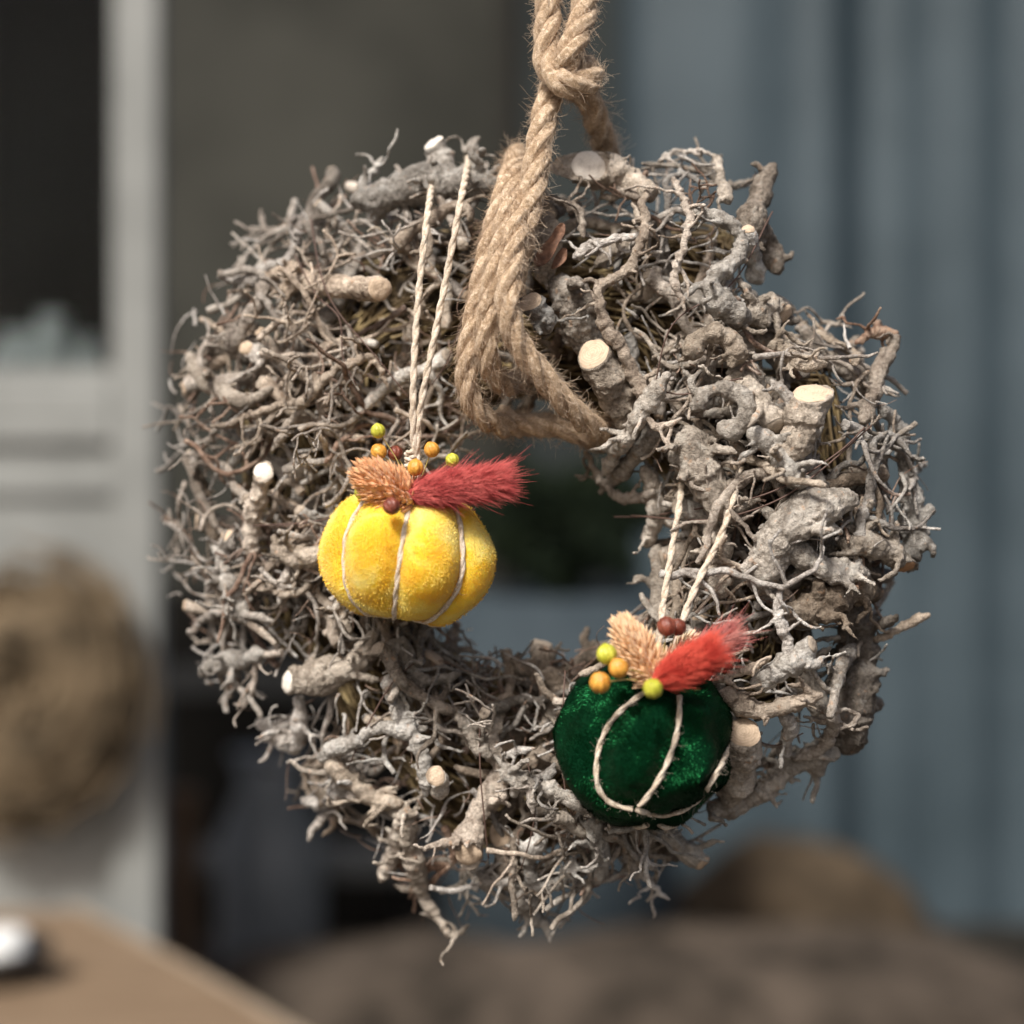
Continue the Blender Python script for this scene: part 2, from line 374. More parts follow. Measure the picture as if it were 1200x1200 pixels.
# --- hand laid branches: (material, cut material, cut normal at the last point, points (px, py, radius px), push towards the camera mm, side shoots)
BR = [
 # top left
 ('g', None, None, [(416,238,17),(440,232,23),(475,222,27),(520,212,27),(560,214,20),(590,215,14)], 2, 3),
 ('g', 'w', (-.55,-.42,.72), [(528,222,20),(522,200,17),(515,183,16),(509,169,15)], 8, -2),
 ('g', None, None, [(432,232,8),(430,214,7),(438,198,6),(449,184,4)], 4, 1),
 ('g', None, None, [(556,205,9),(557,188,8),(555,170,7),(562,162,5)], 0, 1),
 ('t', 'c', (.45,-.88,-.12), [(300,312,9),(330,318,11),(362,328,13),(400,334,14),(428,337,16),(446,338,17)], 16, 4),
 ('t', None, None, [(262,322,6),(290,330,8),(305,318,8),(340,300,6),(352,262,7),(362,246,5)], 0, 4),
 ('t', None, None, [(268,412,10),(285,385,9),(304,350,9),(308,325,7)], 5, 2),
 ('g', None, None, [(222,412,7),(234,440,11),(262,462,12),(290,468,9),(320,455,6)], 4, 2),
 ('t', None, None, [(280,490,4),(320,478,5),(360,468,6),(378,448,7),(396,432,6),(425,424,5)], 10, 3),
 ('t', None, None, [(395,430,5),(424,424,5),(440,420,4),(455,455,3)], 9, 2),
 ('t', None, None, [(360,468,5),(330,510,5),(318,530,4)], 7, 2),
 ('t', None, None, [(245,470,4),(252,500,4),(232,535,5),(226,560,4)], 3, 2),
 ('t', 'w', (.1,-.93,.33), [(290,652,12),(292,610,12),(300,580,12),(310,554,13)], 14, -1),
 ('t', 'g', (.1,-.98,.1), [(345,560,9),(352,548,10),(357,541,10)], 2, 0),
 ('t', 'c', (-.3,-.9,.1), [(310,425,11),(298,415,11),(288,409,10)], 2, 1),
 ('g', None, None, [(318,628,5),(328,648,9),(352,652,12),(384,648,10),(400,650,8)], 8, 2),
 ('t', None, None, [(340,655,7),(333,680,6),(326,708,5)], 6, 1),
 ('g', None, None, [(250,640,6),(262,665,9),(275,700,11),(290,730,9)], 5, 4),
 ('t', None, None, [(220,745,4),(245,722,5),(280,720,5),(320,728,5)], 6, 1),
 ('g', None, None, [(232,792,7),(252,778,12),(285,772,12),(310,765,8)], 0, 3),
 ('g', 'w', (-.84,-.52,.1), [(436,742,10),(420,768,14),(395,788,19),(368,795,23),(348,797,20),(338,798,16)], 6, 4),
 ('g', None, None, [(405,690,6),(398,720,8),(410,742,10)], 4, 1),
 # lower left
 ('t', None, None, [(300,846,6),(322,856,11),(342,872,12),(352,840,10),(345,815,8)], -2, 5),
 ('g', None, None, [(376,890,10),(398,876,10),(418,872,9),(434,858,8),(462,854,9),(488,866,10),(498,900,9),(500,935,6)], 10, 4),
 ('g', None, None, [(385,884,9),(398,902,12),(420,922,11),(446,942,10),(470,940,8)], 8, 3),
 ('g', None, None, [(455,790,9),(460,812,11),(472,840,10),(500,855,8)], 4, 2),
 ('g', None, None, [(452,760,6),(470,755,9),(482,780,9),(500,800,8),(540,790,6)], 4, 2),
 ('g', 'c', (.05,-.95,.3), [(516,935,12),(514,920,12),(512,908,13)], 16, -2),
 ('g', None, None, [(486,952,9),(470,960,7),(462,1000,10),(446,1034,7)], 6, 4),
 ('g', None, None, [(452,940,10),(476,955,10),(478,985,11),(488,1022,12),(495,1052,9),(512,1074,6),(528,1096,4),(550,1084,3)], 0, 3),
 ('t', None, None, [(352,938,6),(378,940,9),(398,925,10),(392,900,9)], 2, 3),
 ('t', None, None, [(388,950,7),(370,968,6),(362,985,4)], -4, 1),
 ('t', 'p', (-.20,-.90,-.38), [(584,832,8),(578,855,9),(576,880,10),(588,908,13),(572,938,13),(558,962,15),(551,985,20),(549,1000,19)], 14, 2),
 ('g', None, None, [(588,908,11),(612,912,11),(640,922,11),(672,938,10),(706,948,8)], 12, 3),
 ('t', None, None, [(632,918,7),(642,905,6),(650,893,4)], 12, 0),
 ('t', None, None, [(618,914,7),(622,934,6),(624,955,4)], 15, 0),
 ('g', None, None, [(535,832,6),(548,852,8),(560,878,9),(576,888,9)], 8, 1),
 ('t', None, None, [(590,885,5),(608,880,5),(628,876,3.5)], 10, 0),
 ('g', None, None, [(640,980,12),(622,1000,10),(618,1018,9),(632,1036,8),(650,1036,8),(663,1022,8),(672,1006,10)], 2, 2),
 ('g', None, None, [(626,1034,9),(612,1050,12),(622,1074,10),(640,1086,6),(645,1104,4)], 0, 3),
 ('t', None, None, [(556,1018,5),(572,1032,6),(590,1034,5),(608,1030,5)], 2, 1),
 ('g', None, None, [(690,960,10),(700,985,9),(705,1015,11),(695,1035,7)], 4, 3),
 ('g', 'c', (.6,-.45,-.66), [(770,965,13),(790,985,12),(808,1000,13),(824,1012,12)], 4, 4),
 ('t', None, None, [(735,985,7),(740,1010,6),(765,1035,4),(785,1055,3)], -6, 2),
 # rope side, top
 ('g', 'w', (-.02,-.96,.27), [(770,222,17),(735,208,20),(710,198,24),(690,194,25)], 26, -2),  # paler cut colour makes up for the rope's shadow on it
 ('g', None, None, [(632,255,14),(642,275,18),(640,305,18),(636,330,14)], -2, 1),
 ('g', 'c', (-.30,-.70,.62), [(648,382,14),(636,368,16),(621,353,17)], 24, -2),
 ('d', None, None, [(650,325,20),(668,350,26),(684,392,27),(690,420,20)], -2, 2),
 ('g', 'c', (-.48,-.72,.50), [(742,508,18),(732,480,22),(715,448,24),(696,416,26)], 16, -2),
 ('t', None, None, [(646,230,3),(664,242,5),(680,253,6),(684,280,5)], 10, 2),
 ('t', None, None, [(672,303,6),(688,292,6),(710,284,6),(733,277,5),(762,278,4)], 12, 2),
 ('t', None, None, [(758,222,6),(752,240,5),(757,262,6),(745,295,6),(732,318,7),(702,334,6),(701,350,6),(708,380,8),(730,410,9),(748,450,9),(757,474,9)], 14, 5),
 ('t', None, None, [(668,214,3),(700,213,5),(722,220,6),(748,232,6)], 10, 2),
 ('g', None, None, [(783,438,8),(758,474,12),(738,506,10),(720,530,9),(706,556,8)], 16, 1),
 ('t', None, None, [(758,490,6),(775,500,5),(800,491,3)], 16, 0),
 ('t', None, None, [(790,208,3.5),(802,240,4.5),(806,268,5),(794,305,5),(790,325,5),(804,364,3.5)], 14, 3),
 ('g', None, None, [(806,246,8),(832,252,8),(856,262,9),(868,285,9),(856,312,10),(834,330,12),(848,360,16),(880,372,14)], 10, 3),
 ('g', 'c', (.05,-.62,.78), [(892,330,12),(887,305,12),(880,285,11),(878,270,9)], 8, 1),
 ('d', None, None, [(906,190,6),(900,205,11),(890,232,15),(880,262,18),(896,285,14),(915,320,15)], -4, 5),
 ('g', None, None, [(852,236,10),(846,212,7),(840,190,6),(834,180,4)], -2, 1),
 ('t', None, None, [(772,190,3),(786,180,3),(801,177,3),(822,177,3),(840,185,3)], -4, 0),
 ('t', None, None, [(801,178,2),(799,195,2),(797,212,2)], -4, 0),
 ('g', 'c', (.62,-.62,-.48), [(862,378,13),(880,368,15),(902,360,16),(918,368,13)], 12, 3),
 ('g', None, None, [(806,420,12),(820,396,12),(845,392,13),(864,410,13),(856,432,10)], 12, 2),
 ('g', 'g', (.25,-.55,-.80), [(858,432,10),(878,455,15),(896,480,17),(911,502,17)], 8, 1),
 ('g', 'c', (-.12,-.50,.86), [(925,540,22),(938,515,25),(946,488,28),(951,461,29)], 16, 0),
 ('g', None, None, [(817,482,11),(826,462,9),(845,455,9),(866,462,10),(876,480,10),(864,502,14),(842,500,16)], 12, 1),
 ('t', None, None, [(904,446,5),(922,462,6),(928,490,6),(924,524,6)], 14, 1),
 ('t', None, None, [(1052,392,7),(1042,412,9),(1030,440,10),(1022,468,10),(1010,495,10)], -6, 3),
 ('r', None, None, [(1003,402,4),(1025,390,7),(1052,392,8)], -6, 2),
 ('t', None, None, [(958,378,2),(975,378,3),(1000,385,2)], -30, 1),
 ('g', None, None, [(900,402,9),(918,412,10),(938,424,9),(968,428,7)], 8, 4),
 ('g', None, None, [(1030,478,8),(1052,500,10),(1058,540,10),(1068,585,12),(1072,625,16),(1062,662,13)], -4, 4),
 ('g', 'o', (.25,-.42,-.87), [(988,640,11),(1012,636,13),(1040,645,16),(1060,664,14)], 6, 1),
 ('g', None, None, [(880,690,18),(900,662,23),(920,620,27),(956,594,26),(1005,584,20)], 6, 4),
 ('g', None, None, [(798,506,16),(812,525,26),(824,555,30),(842,588,24),(858,612,16)], 10, 4),
 ('g', None, None, [(880,505,14),(900,520,14),(918,540,12),(930,562,11),(955,562,11)], 10, 3),
 ('g', None, None, [(756,640,10),(770,600,12),(766,575,11),(752,545,10)], 0, 2),
 ('t', None, None, [(683,527,4),(698,556,5),(722,582,7),(748,582,7),(768,575,8)], 6, 1),
 ('g', 'c', (-.5,-.6,-.6), [(775,498,13),(755,520,13),(735,545,12),(722,558,10)], 6, 0),
 ('g', None, None, [(770,640,11),(775,680,12),(772,715,12),(790,740,12)], 0, 2),
 ('g', None, None, [(830,610,12),(842,640,15),(838,680,14),(850,700,12)], 2, 3),
 # right, lower
 ('g', 'g', (.80,-.45,.38), [(886,806,13),(904,795,14),(926,778,14),(952,755,12)], 14, 0),
 ('t', None, None, [(926,778,8),(922,750,7),(912,715,6),(915,690,5)], 12, 2),
 ('t', None, None, [(836,800,5),(870,786,5),(905,768,4)], 12, 0),
 ('t', None, None, [(850,806,12),(862,824,11),(895,832,11),(938,825,9),(965,812,6)], 12, 2),
 ('t', None, None, [(916,832,9),(924,855,8),(916,888,8)], 10, 0),
 ('t', None, None, [(972,830,6),(976,852,8),(964,876,8),(930,890,6)], 8, 4),
 ('d', None, None, [(985,700,18),(1005,738,26),(1006,790,30),(1000,840,30),(994,880,22)], -10, 2),
 ('d', None, None, [(905,720,14),(950,715,18),(990,690,20),(1030,695,13)], -2, 4),
 ('g', None, None, [(890,640,12),(930,650,14),(975,668,14),(1020,672,12)], 2, 4),
 ('t', None, None, [(1022,748,6),(1042,743,5),(1066,731,5.5),(1090,720,6.5)], -6, 0),
 ('g', 'c', (-.12,-.84,.53), [(856,945,17),(866,925,20),(872,895,22),(871,859,23)], 20, -2),
 ('g', None, None, [(830,950,14),(862,942,16),(895,925,14),(925,905,10)], 0, 4),
 ('g', None, None, [(905,905,12),(950,890,14),(985,880,14)], -2, 3),
]
MATS = {'g': M_bark, 't': M_twig, 'd': M_barkd, 'r': M_twigr}
CUTS = {'c': M_cut, 'w': M_cutw, 'o': M_cuto, 'g': M_cutg, 'p': M_cut}
def laid(i, spec):
    mk, ck, cn, pts, push, shoots = spec
    rs = random.Random(100+i); loc = None; arr = []
    for (x, y, r) in pts:
        d = front(x, y)-push*.001-.005
        w = P(x+rs.uniform(-1.5, 1.5), y+rs.uniform(-1.5, 1.5), d)
        arr.append(np.array([w.x, w.y, w.z, (r if r < 14 else 14+(r-14)*.72)*PX*.90]))
    if cn is not None:                                  # the stub leans out along its cut
        nn = Vector(cn).normalized()
        for k in range(len(arr)-1):
            back = (len(arr)-1-k); arr[k][1] += max(0, -nn.y)*.006*min(back, 3)
    c0 = arr[len(arr)//2][:3].copy()
    for a in arr: a[:3] -= c0
    rmean = np.mean([a[3] for a in arr]); step = max(.0022, rmean*.45)
    path = catmull(arr, step)
    if mk != 'x':
        k = min(1, .0035/max(rmean, .001))
        J = rng.normal(0, 1, (len(path), 3))*step*.20*(.6+k); J[-3:] = 0; J[0] = 0; path[:, :3] += J
        path[:-2, 3] *= 1+rng.uniform(-.07, .10, len(path)-2)
    sl_ = np.arange(len(path))*step; w_ = min(1, .006/max(rmean, .001))*sum(np.sin(sl_*f+rs.uniform(0, 6.3))*a_ for f, a_ in ((170, .10), (320, .09), (560, .06)))
    rim = np.ones(len(path)); rim[-3:] = 0
    path[:, 3] *= 1+w_*rim
    if cn is None: path[-4:, 3] *= np.linspace(.95, .55, 4)[:len(path[-4:])]
    path[:3, 3] *= np.array([.55, .8, .95])[:len(path[:3])]
    rr = np.maximum(path[:, 3], .0007)
    segs = [(path[:, :3], rr, (None, cn))]
    if cn is None: rr[-1] *= .75
    for _ in range(int(len(path)*step/(.021 if rmean < .007 else .045))):                # burls and broken spurs
        q = rs.randint(1, max(1, len(path)-5)); pp = path[q, :3]; r0 = rr[q]; tg = Vector(path[min(q+1, len(path)-1), :3]-path[q-1, :3]).normalized()
        v = tg.cross(Vector((rs.gauss(0,1), rs.gauss(0,1), rs.gauss(0,1)))).normalized(); v = np.array((v+tg*rs.uniform(-.5, .8)).normalized()); h = rs.choice((1.15, 1.3, 1.5, 2.0)); k = rs.uniform(.35, .75)*(1.5-.4*h/1.5)
        segs.append((np.array([pp, pp+v*r0*.8, pp+v*r0*h]), np.array([r0*k, r0*k*.85, r0*k*.6]), None))
    for _ in range(shoots+(2 if rmean < .006 else 4)):
        q = rs.randint(1, max(1, len(path)-4)); pp = Vector(path[q, :3]); r0 = rr[q]; tg = Vector(path[min(q+1, len(path)-1), :3])-Vector(path[q-1, :3])
        v = tg.normalized().cross(Vector((rs.gauss(0,.5), rs.choice((-1, 1)), rs.gauss(0,.5)))).normalized(); v.y = v.y*.5-abs(rs.gauss(0, .25))
        sub = []; grow(rs, pp, v, max(.0011, min(r0*rs.uniform(.28, .5), .0042)), rs.uniform(.014, .036), 1, sub, .38, .9, .0009, .22)
        segs += fix(sub)
    cuts = []
    if cn is not None: cuts = [(path[-1, :3], Vector(cn).normalized(), rr[-1])]
    vox = .00072 if rmean < .004 else .00098
    amp = min(1.15, max(.2, rmean/.0065))
    me = build_branch("branch", segs, vox, amp, cuts, i)
    loc = Vector(c0)-WO
    o = new_obj("branch", me, MATS[mk], wreath, loc)
    if cn is not None:
        dm, mx = disc_mesh("cut_face", path[-1, :3], cn, rr[-1]*.93, i)
        d = new_obj("cut_face", dm, CUTS[ck], o); d.matrix_local = mx
        if ck == 'w': d['label'] = 'bright pale sawn end'
        if ck == 'o': d['label'] = 'orange tinted sawn end'
    return o
for i, s in enumerate(BR): laid(i, s)

# --- prototypes for the tangle
def proto(kind, seed):
    rs = random.Random(seed); segs = []; cuts = []; cn = None
    if kind == 'thick':
        r = rs.uniform(.0050, .0085); L = rs.uniform(.05, .075)
        grow(rs, Vector((-L/2, 0, 0)), Vector((1, 0, 0)), r, L, 2, segs, .28, .4, .0012, .34); vox = .00092; amp = 1.0
    elif kind == 'mid':
        r = rs.uniform(.0027, .0050); L = rs.uniform(.065, .095)
        grow(rs, Vector((-L/2, 0, 0)), Vector((1, 0, 0)), r, L, 2, segs, .24, .45, .0009, .27); vox = .00065; amp = .42
    else:
        r = rs.uniform(.0014, .0025); L = rs.uniform(.075, .115)
        grow(rs, Vector((-L/2, 0, 0)), Vector((1, 0, 0)), r, L, 3, segs, .19, .6, .0006, .15); vox = .0006; amp = 0
    segs = fix(segs)
    if kind == 'thick' or (kind == 'mid' and rs.random() < .5):   # sawn at its thick end
        m = max(segs, key=lambda s: s[1].max()*len(s[0])); k = segs.index(m) if False else [j for j, s in enumerate(segs) if s is m][0]
        cn = (Vector(m[0][0])-Vector(m[0][2])).normalized()+Vector((0, 0, rs.uniform(.2, .9))); cn.normalize()
        segs[k] = (m[0], m[1], (cn, None)); cuts = [(m[0][0], cn, m[1][0])]
    allp = np.concatenate([s[0] for s in segs])
    me = build_branch('branch' if kind != 'fine' else 'twig', segs, vox, amp, cuts, seed, kind != 'fine')
    cut = disc_mesh("cut_face", cuts[0][0], cn, cuts[0][2]*.93, seed) if cuts else None
    return me, allp, cut
PR = {'thick': [proto('thick', 500+i) for i in range(11)], 'mid': [proto('mid', 600+i) for i in range(15)], 'fine': [proto('fine', 700+i) for i in range(16)]}
def shared(name, me, mat, parent):
    """an object on shared mesh data with a bark of its own"""
    o = bpy.data.objects.new(name, me); COL.objects.link(o); o.parent = parent
    if not me.materials: me.materials.append(mat)
    o.material_slots[0].link = 'OBJECT'; o.material_slots[0].material = mat
    return o
KEEP = [(620, 345, 55), (575, 420, 40), (620, 480, 40), (600, 250, 38), (697, 425, 34), (720, 465, 24), (867, 870, 30), (951, 470, 34), (446, 338, 22), (400, 333, 18), (338, 798, 26), (375, 795, 20), (310, 554, 18), (690, 193, 28), (620, 353, 22), (553, 985, 24), (575, 910, 22), (512, 908, 16), (905, 360, 20), (879, 272, 14), (1060, 664, 18), (953, 755, 20), (925, 780, 18), (912, 500, 16), (690, 380, 26), (508, 170, 22), (760, 485, 16), (730, 520, 16), (440, 860, 14), (500, 870, 12)]
def ok(Pw, loose, clear):
    """inside the wreath's outline and outside its hole?"""
    k = PX*(DIST+Pw[:, 1])/DIST; x = Pw[:, 0]/k+600; y = (CAMH-Pw[:, 2])/k+600
    r = np.hypot(x-CX, y-CY); a = np.degrees(np.arctan2(y-CY, x-CX)) % 360
    ro = np.interp(a, [q[0] for q in OUT], [q[1] for q in OUT]); ri = 128+8*np.sin(np.radians(a*3+40))
    if (r > ro+4).mean() > loose or (r < ri-2).mean() > loose*.6 or (r > ro+24).any() or (r < ri-14).any(): return False
    if clear:
        for (cx, cy, cr) in KEEP:
            if (np.hypot(x-cx, y-cy) < cr).mean() > .04: return False
    return True
def place(kind, n, lift, urange, seed):
    rs = random.Random(seed); made = 0; tries = 0
    while made < n and tries < n*60:
        tries += 1
        a = rs.uniform(0, 360); side = rs.random()
        left = math.cos(math.radians(a)) < -.15
        if kind == 'thick' and left and side < .72: continue
        if kind == 'fine' and not left and side < .15: continue
        ro = rout(a)-18; ri = rin(a)+12; u = rs.uniform(*urange); r = (ro+ri)/2+(ro-ri)/2*u
        px = CX+r*math.cos(math.radians(a)); py = CY+r*math.sin(math.radians(a))
        y = front(px, py)-rs.uniform(*lift)*.001
        w = P(px, py, y)
        rad = Vector((math.cos(math.radians(a)), 0, -math.sin(math.radians(a))))
        n3 = (Vector((0, -1, 0))*math.sqrt(max(.05, 1-u*u*.75))+rad*u*.8).normalized()
        n3 = (n3+Vector((rs.gauss(0,.22), rs.gauss(0,.22), rs.gauss(0,.22)))).normalized()
        q = n3.to_track_quat('Z', 'Y').to_matrix()@Matrix.Rotation(rs.uniform(0, 6.283), 3, 'Z')
        pr = rs.choice(PR[kind]); sc = rs.uniform(.72, 1.12)
        m3 = np.array(q)*sc; Pw = pr[1]@m3.T+np.array(w)
        if not ok(Pw, .06, lift[1] > -10): continue
        mat = rs.choice({'thick': [M_bark, M_bark, M_barkd], 'mid': [M_bark, M_twig, M_twig, M_barkd], 'fine': [M_twig, M_twig, M_twig, M_twigr, M_bark]}[kind])
        if lift[1] < -8: mat = M_barkd if rs.random() < .5 else mat  # deep pieces often get the dark bark, darkening the gaps by colour
        o = shared('branch' if kind != 'fine' else 'twig', pr[0], mat, wreath)
        M4 = (q*sc).to_4x4(); M4.translation = w-WO; o.matrix_local = M4
        if pr[2]:
            d = shared('cut_face', pr[2][0], rs.choice([M_cut, M_cutg, M_cutg]), o); d.matrix_local = pr[2][1]
        made += 1
    return made
cnt = [place('thick', 32, (-30, -17), (-.85, .85), 11), place('mid', 34, (-26, -15), (-.9, .92), 12), place('thick', 20, (-18, -9), (-.8, .85), 1), place('thick', 10, (-9, -4), (-.7, .85), 2),
       place('mid', 44, (-16, -7), (-.95, .98), 3), place('mid', 64, (-8, 5), (-.95, .98), 4),
       place('fine', 66, (-10, 3), (-.98, .99), 5), place('fine', 58, (0, 9), (-.9, .99), 6), place('fine', 50, (-30, -8), (.55, 1.0), 7)]
print("placed", cnt)

# --- the finest twiglets, past counting
def twiglets(n, seed, rr, mat):
    r_ = np.random.default_rng(seed); N = 9; P0 = []
    while len(P0) < n:
        a = r_.uniform(0, 360)
        if math.cos(math.radians(a)) > 0 and r_.random() < .45: continue
        ro = rout(a)-6; ri = rin(a)+4; u = r_.uniform(-1, 1); r = (ro+ri)/2+(ro-ri)/2*u
        px = CX+r*math.cos(math.radians(a)); py = CY+r*math.sin(math.radians(a))
        w = P(px, py, front(px, py)+r_.uniform(-.006, .024)); L = r_.uniform(.010, .034)
        d = r_.normal(0, 1, 3); d[1] *= .45
        if abs(u) > .85 and r_.random() < .6: d += 1.0*np.array([math.cos(math.radians(a)), 0, -math.sin(math.radians(a))])*np.sign(u)*(1 if u > 0 else .2)
        d /= np.linalg.norm(d); bend = r_.normal(0, .22, 3); p = np.array(w-WO); row = [p]
        for i in range(N-1):
            d = d+bend+r_.normal(0, .17, 3); d /= np.linalg.norm(d); p = p+d*L/(N-1); row.append(p)
        row = np.array(row); e = row+np.array(WO); kk = PX*(DIST+e[:, 1]); x = e[:, 0]/kk+600; y = (CAMH-e[:, 2])/kk+600
        rr_ = np.hypot(x-CX, y-CY)
        if rr_.min() < ri-8 or rr_.max() > rout(a)+14: continue
        if any((np.hypot(x-cx, y-cy) < cr).any() for cx, cy, cr in KEEP): continue
        P0.append(row)
    P0 = np.array(P0); rad = r_.uniform(*rr, (n, 1))*np.linspace(1, .35, N)[None, :]*r_.uniform(.85, 1.2, (n, N))
    V, Q = batch_tubes(P0, rad, 5); o = new_obj("twiglets", mesh_q("twiglets", V, Q), mat, wreath); o['kind'] = 'stuff'
twiglets(520, 21, (.0005, .0012), M_twig)
twiglets(480, 22, (.0003, .0006), M_twigr)

# --- binding wires
for (pts, r) in [([(1012,500),(985,530),(930,565),(880,585),(820,596),(760,606),(716,608)], .8), ([(1020,498),(960,552),(905,590),(830,610),(740,604)], .8),
                 ([(346,300),(372,345),(398,372),(402,420),(418,450)], .7), ([(365,255),(378,320),(396,360),(440,420),(480,470)], .7),
                 ([(406,902),(430,850),(462,800),(500,768)], .8), ([(560,848),(564,900),(568,960),(571,1005)], .8),
                 ([(662,785),(660,850),(664,930),(690,1000)], .8), ([(732,470),(752,452),(800,462),(855,448),(870,446)], .8),
                 ([(300,615),(360,612),(420,600),(470,590)], .7), ([(612,1020),(622,980),(628,940),(620,890)], .7),
                 ([(860,830),(880,862),(910,872),(940,860)], .7), ([(550,350),(525,420),(505,450)], .6), ([(745,500),(765,460),(790,380),(860,330),(905,250)], .7)]:
    a = [np.append(np.array(P(x, y, front(x, y)-.016)-WO)+rng.normal(0, .0006, 3), r*.0005*.9) for x, y in pts]
    p = catmull(a, .004); v, f = tube_raw(p[:, :3], p[:, 3]*1.3, 6)
    new_obj("binding_wire", mesh_p("binding_wire", v, f, True), M_wire, wreath)
# --- dry curled leaf by the rope
def leaf(pts_px, mat, y):
    V = []; F = []
    for i, (x, y0, hw, ang) in enumerate(pts_px):
        for s, k in ((-1, .0022), (0, 0), (1, .0022)):
            q = P(x+s*hw*math.cos(ang), y0+s*hw*math.sin(ang), y-.001*i*.3)-WO; q.y -= k; V.append(q)
    for i in range(len(pts_px)-1):
        for j in range(2): a = i*3+j; F.append((a, a+1, a+4, a+3))
    me = mesh_p("dry_leaf", V, F, True); o = new_obj("dry_leaf", me, mat, wreath)
    s = o.modifiers.new("t", 'SOLIDIFY'); s.thickness = .0008; sb = o.modifiers.new("s", 'SUBSURF'); sb.levels = 2; sb.render_levels = 2; return o
M_leaf = Mat("dry_leaf", .6, .4); M_leaf.color(M_leaf.ramp(M_leaf.noise(200, 5), [(.4, (.10,.045,.025)), (.6, (.24,.12,.07))])); M_leaf.bump(M_leaf.noise(500), .001); M_leaf = M_leaf.m
leaf([(661,262,3,.7),(656,272,9,.7),(651,280,6,.7),(645,290,9,.7),(636,302,11,.7),(627,312,5,.7)], M_leaf, -.066)
leaf([(662,290,3,.2),(658,300,8,.2),(655,308,8,.1),(648,316,4,0)], M_leaf, -.062)

# ------------------------------------------------------------------ rope and twine
def twisted(path, R, nstr, pitch, sides, yarn=0., step=.0012, rounded=.5):
    """strands twisted round a path: list of (verts, quads), and surface samples for the fuzz"""
    p = catmull(path, step)[:, :3]; T, N, B = frames(p); s = np.concatenate([[0], np.cumsum(np.linalg.norm(np.diff(p, axis=0), axis=1))])
    out = []; rs = R*rounded*1.10
    for k in range(nstr):
        ph = 2*math.pi*(s/pitch+k/nstr)
        c = p+(N*np.cos(ph)[:, None]+B*np.sin(ph)[:, None])*(R*(1-rounded*.98))
        T2, N2, B2 = frames(c); a = np.arange(sides)*2*math.pi/sides
        mod = 1+yarn*np.sin(a[None, :]*5-(2*math.pi*s/(pitch*.8))[:, None])+.03*np.sin(s*900+k)[:, None]
        mod += rng.normal(0, .02, mod.shape)
        V = c[:, None, :]+rs*mod[..., None]*(np.cos(a)[None, :, None]*N2[:, None, :]+np.sin(a)[None, :, None]*B2[:, None, :])
        n = len(c); i = np.arange(n-1)[:, None]*sides; j = np.arange(sides)[None, :]; l = (j+1) % sides
        Q = np.stack([i+j, i+l, i+sides+l, i+sides+j], -1).reshape(-1, 4)
        out.append((V.reshape(-1, 3), Q))
    return out, p
def fuzz(p, R, n, lmin, lmax, rad, curl=1.3, lift=1.):
    T, N, B = frames(p); idx = rng.integers(1, len(p)-1, n); a = rng.uniform(0, 2*math.pi, n)
    out = N[idx]*np.cos(a)[:, None]+B[idx]*np.sin(a)[:, None]
    start = p[idx]+out*R*.85; d = out*rng.uniform(.2, 1.0, (n, 1))*lift+T[idx]*(rng.normal(0, 1, (n, 1)) if lift == 1 else 1)+rng.normal(0, .4 if lift == 1 else .22, (n, 3))
    d /= np.linalg.norm(d, axis=1)[:, None]; L = rng.uniform(lmin, lmax, n)*rng.uniform(.4, 1, n); k = 5; rows = [start]; cur = start; b = rng.normal(0, curl*.4, (n, 3))
    for q in range(k-1):
        d = d+b+rng.normal(0, .12, (n, 3)); d /= np.linalg.norm(d, axis=1)[:, None]; cur = cur+d*(L/(k-1))[:, None]; rows.append(cur)
    return batch_tubes(np.stack(rows, 1), np.full((n, k), rad)*np.linspace(1, .5, k)[None, :], 3)
rope = thing("jute_rope", "thick hairy jute rope knotted above the wreath and wound round its top", "rope", P(640, 190, -.05))
RO = rope.location.copy()
def rope_part(pts, rad=14.2, nhair=620):
    """pts (px, py, depth in m)"""
    a = [np.array(P(x, y, d)-RO) for x, y, d in pts]
    R = rad*PX
    strands, p = twisted(a, R, 3, .052, 22, .085, .0013)
    for V, Q in strands: new_obj("rope_strand", mesh_q("rope_strand", V, Q), M_jute, rope)
    L = np.linalg.norm(np.diff(p, axis=0), axis=1).sum()
    V, Q = fuzz(p, R, int(nhair*L/.1*1.1), .004, .016, .00008); V2, Q2 = fuzz(p, R*1.10, int(nhair*L/.1*2.0), .004, .012, .00013, .35, .12)
    bb = Bag(); bb.add(V, Q); bb.add(V2, Q2); o = new_obj("loose_fibres", bb.mesh("loose_fibres"), M_fuzz, rope); o['kind'] = 'stuff'
rope_part([(640,-60,-.060),(643,0,-.062),(641,40,-.066),(642,75,-.070),(662,98,-.078),(690,95,-.070),(688,80,-.055),(668,84,-.045),(650,100,-.052),(640,130,-.064),(633,165,-.070),(625,215,-.078),(617,255,-.082),(608,290,-.082),(602,320,-.074),(600,350,-.06)])
rope_part([(688,-60,-.060),(686,0,-.062),(680,30,-.068),(668,62,-.078),(660,84,-.072),(672,104,-.058),(690,116,-.054),(698,140,-.040),(707,165,-.020),(713,190,.005),(714,205,.02)])
rope_part([(606,180,-.015),(602,196,-.045),(592,225,-.068),(581,262,-.076),(571,300,-.080),(562,345,-.082),(553,390,-.082),(547,430,-.080),(551,466,-.075),(568,490,-.066),(592,500,-.050),(620,498,-.03),(650,495,-.005)], 12.3)
rope_part([(612,190,-.02),(606,206,-.055),(598,240,-.080),(588,285,-.090),(579,330,-.094),(572,375,-.094),(571,410,-.090),(578,438,-.080),(592,452,-.064),(606,446,-.048),(618,436,-.03)], 12.0)
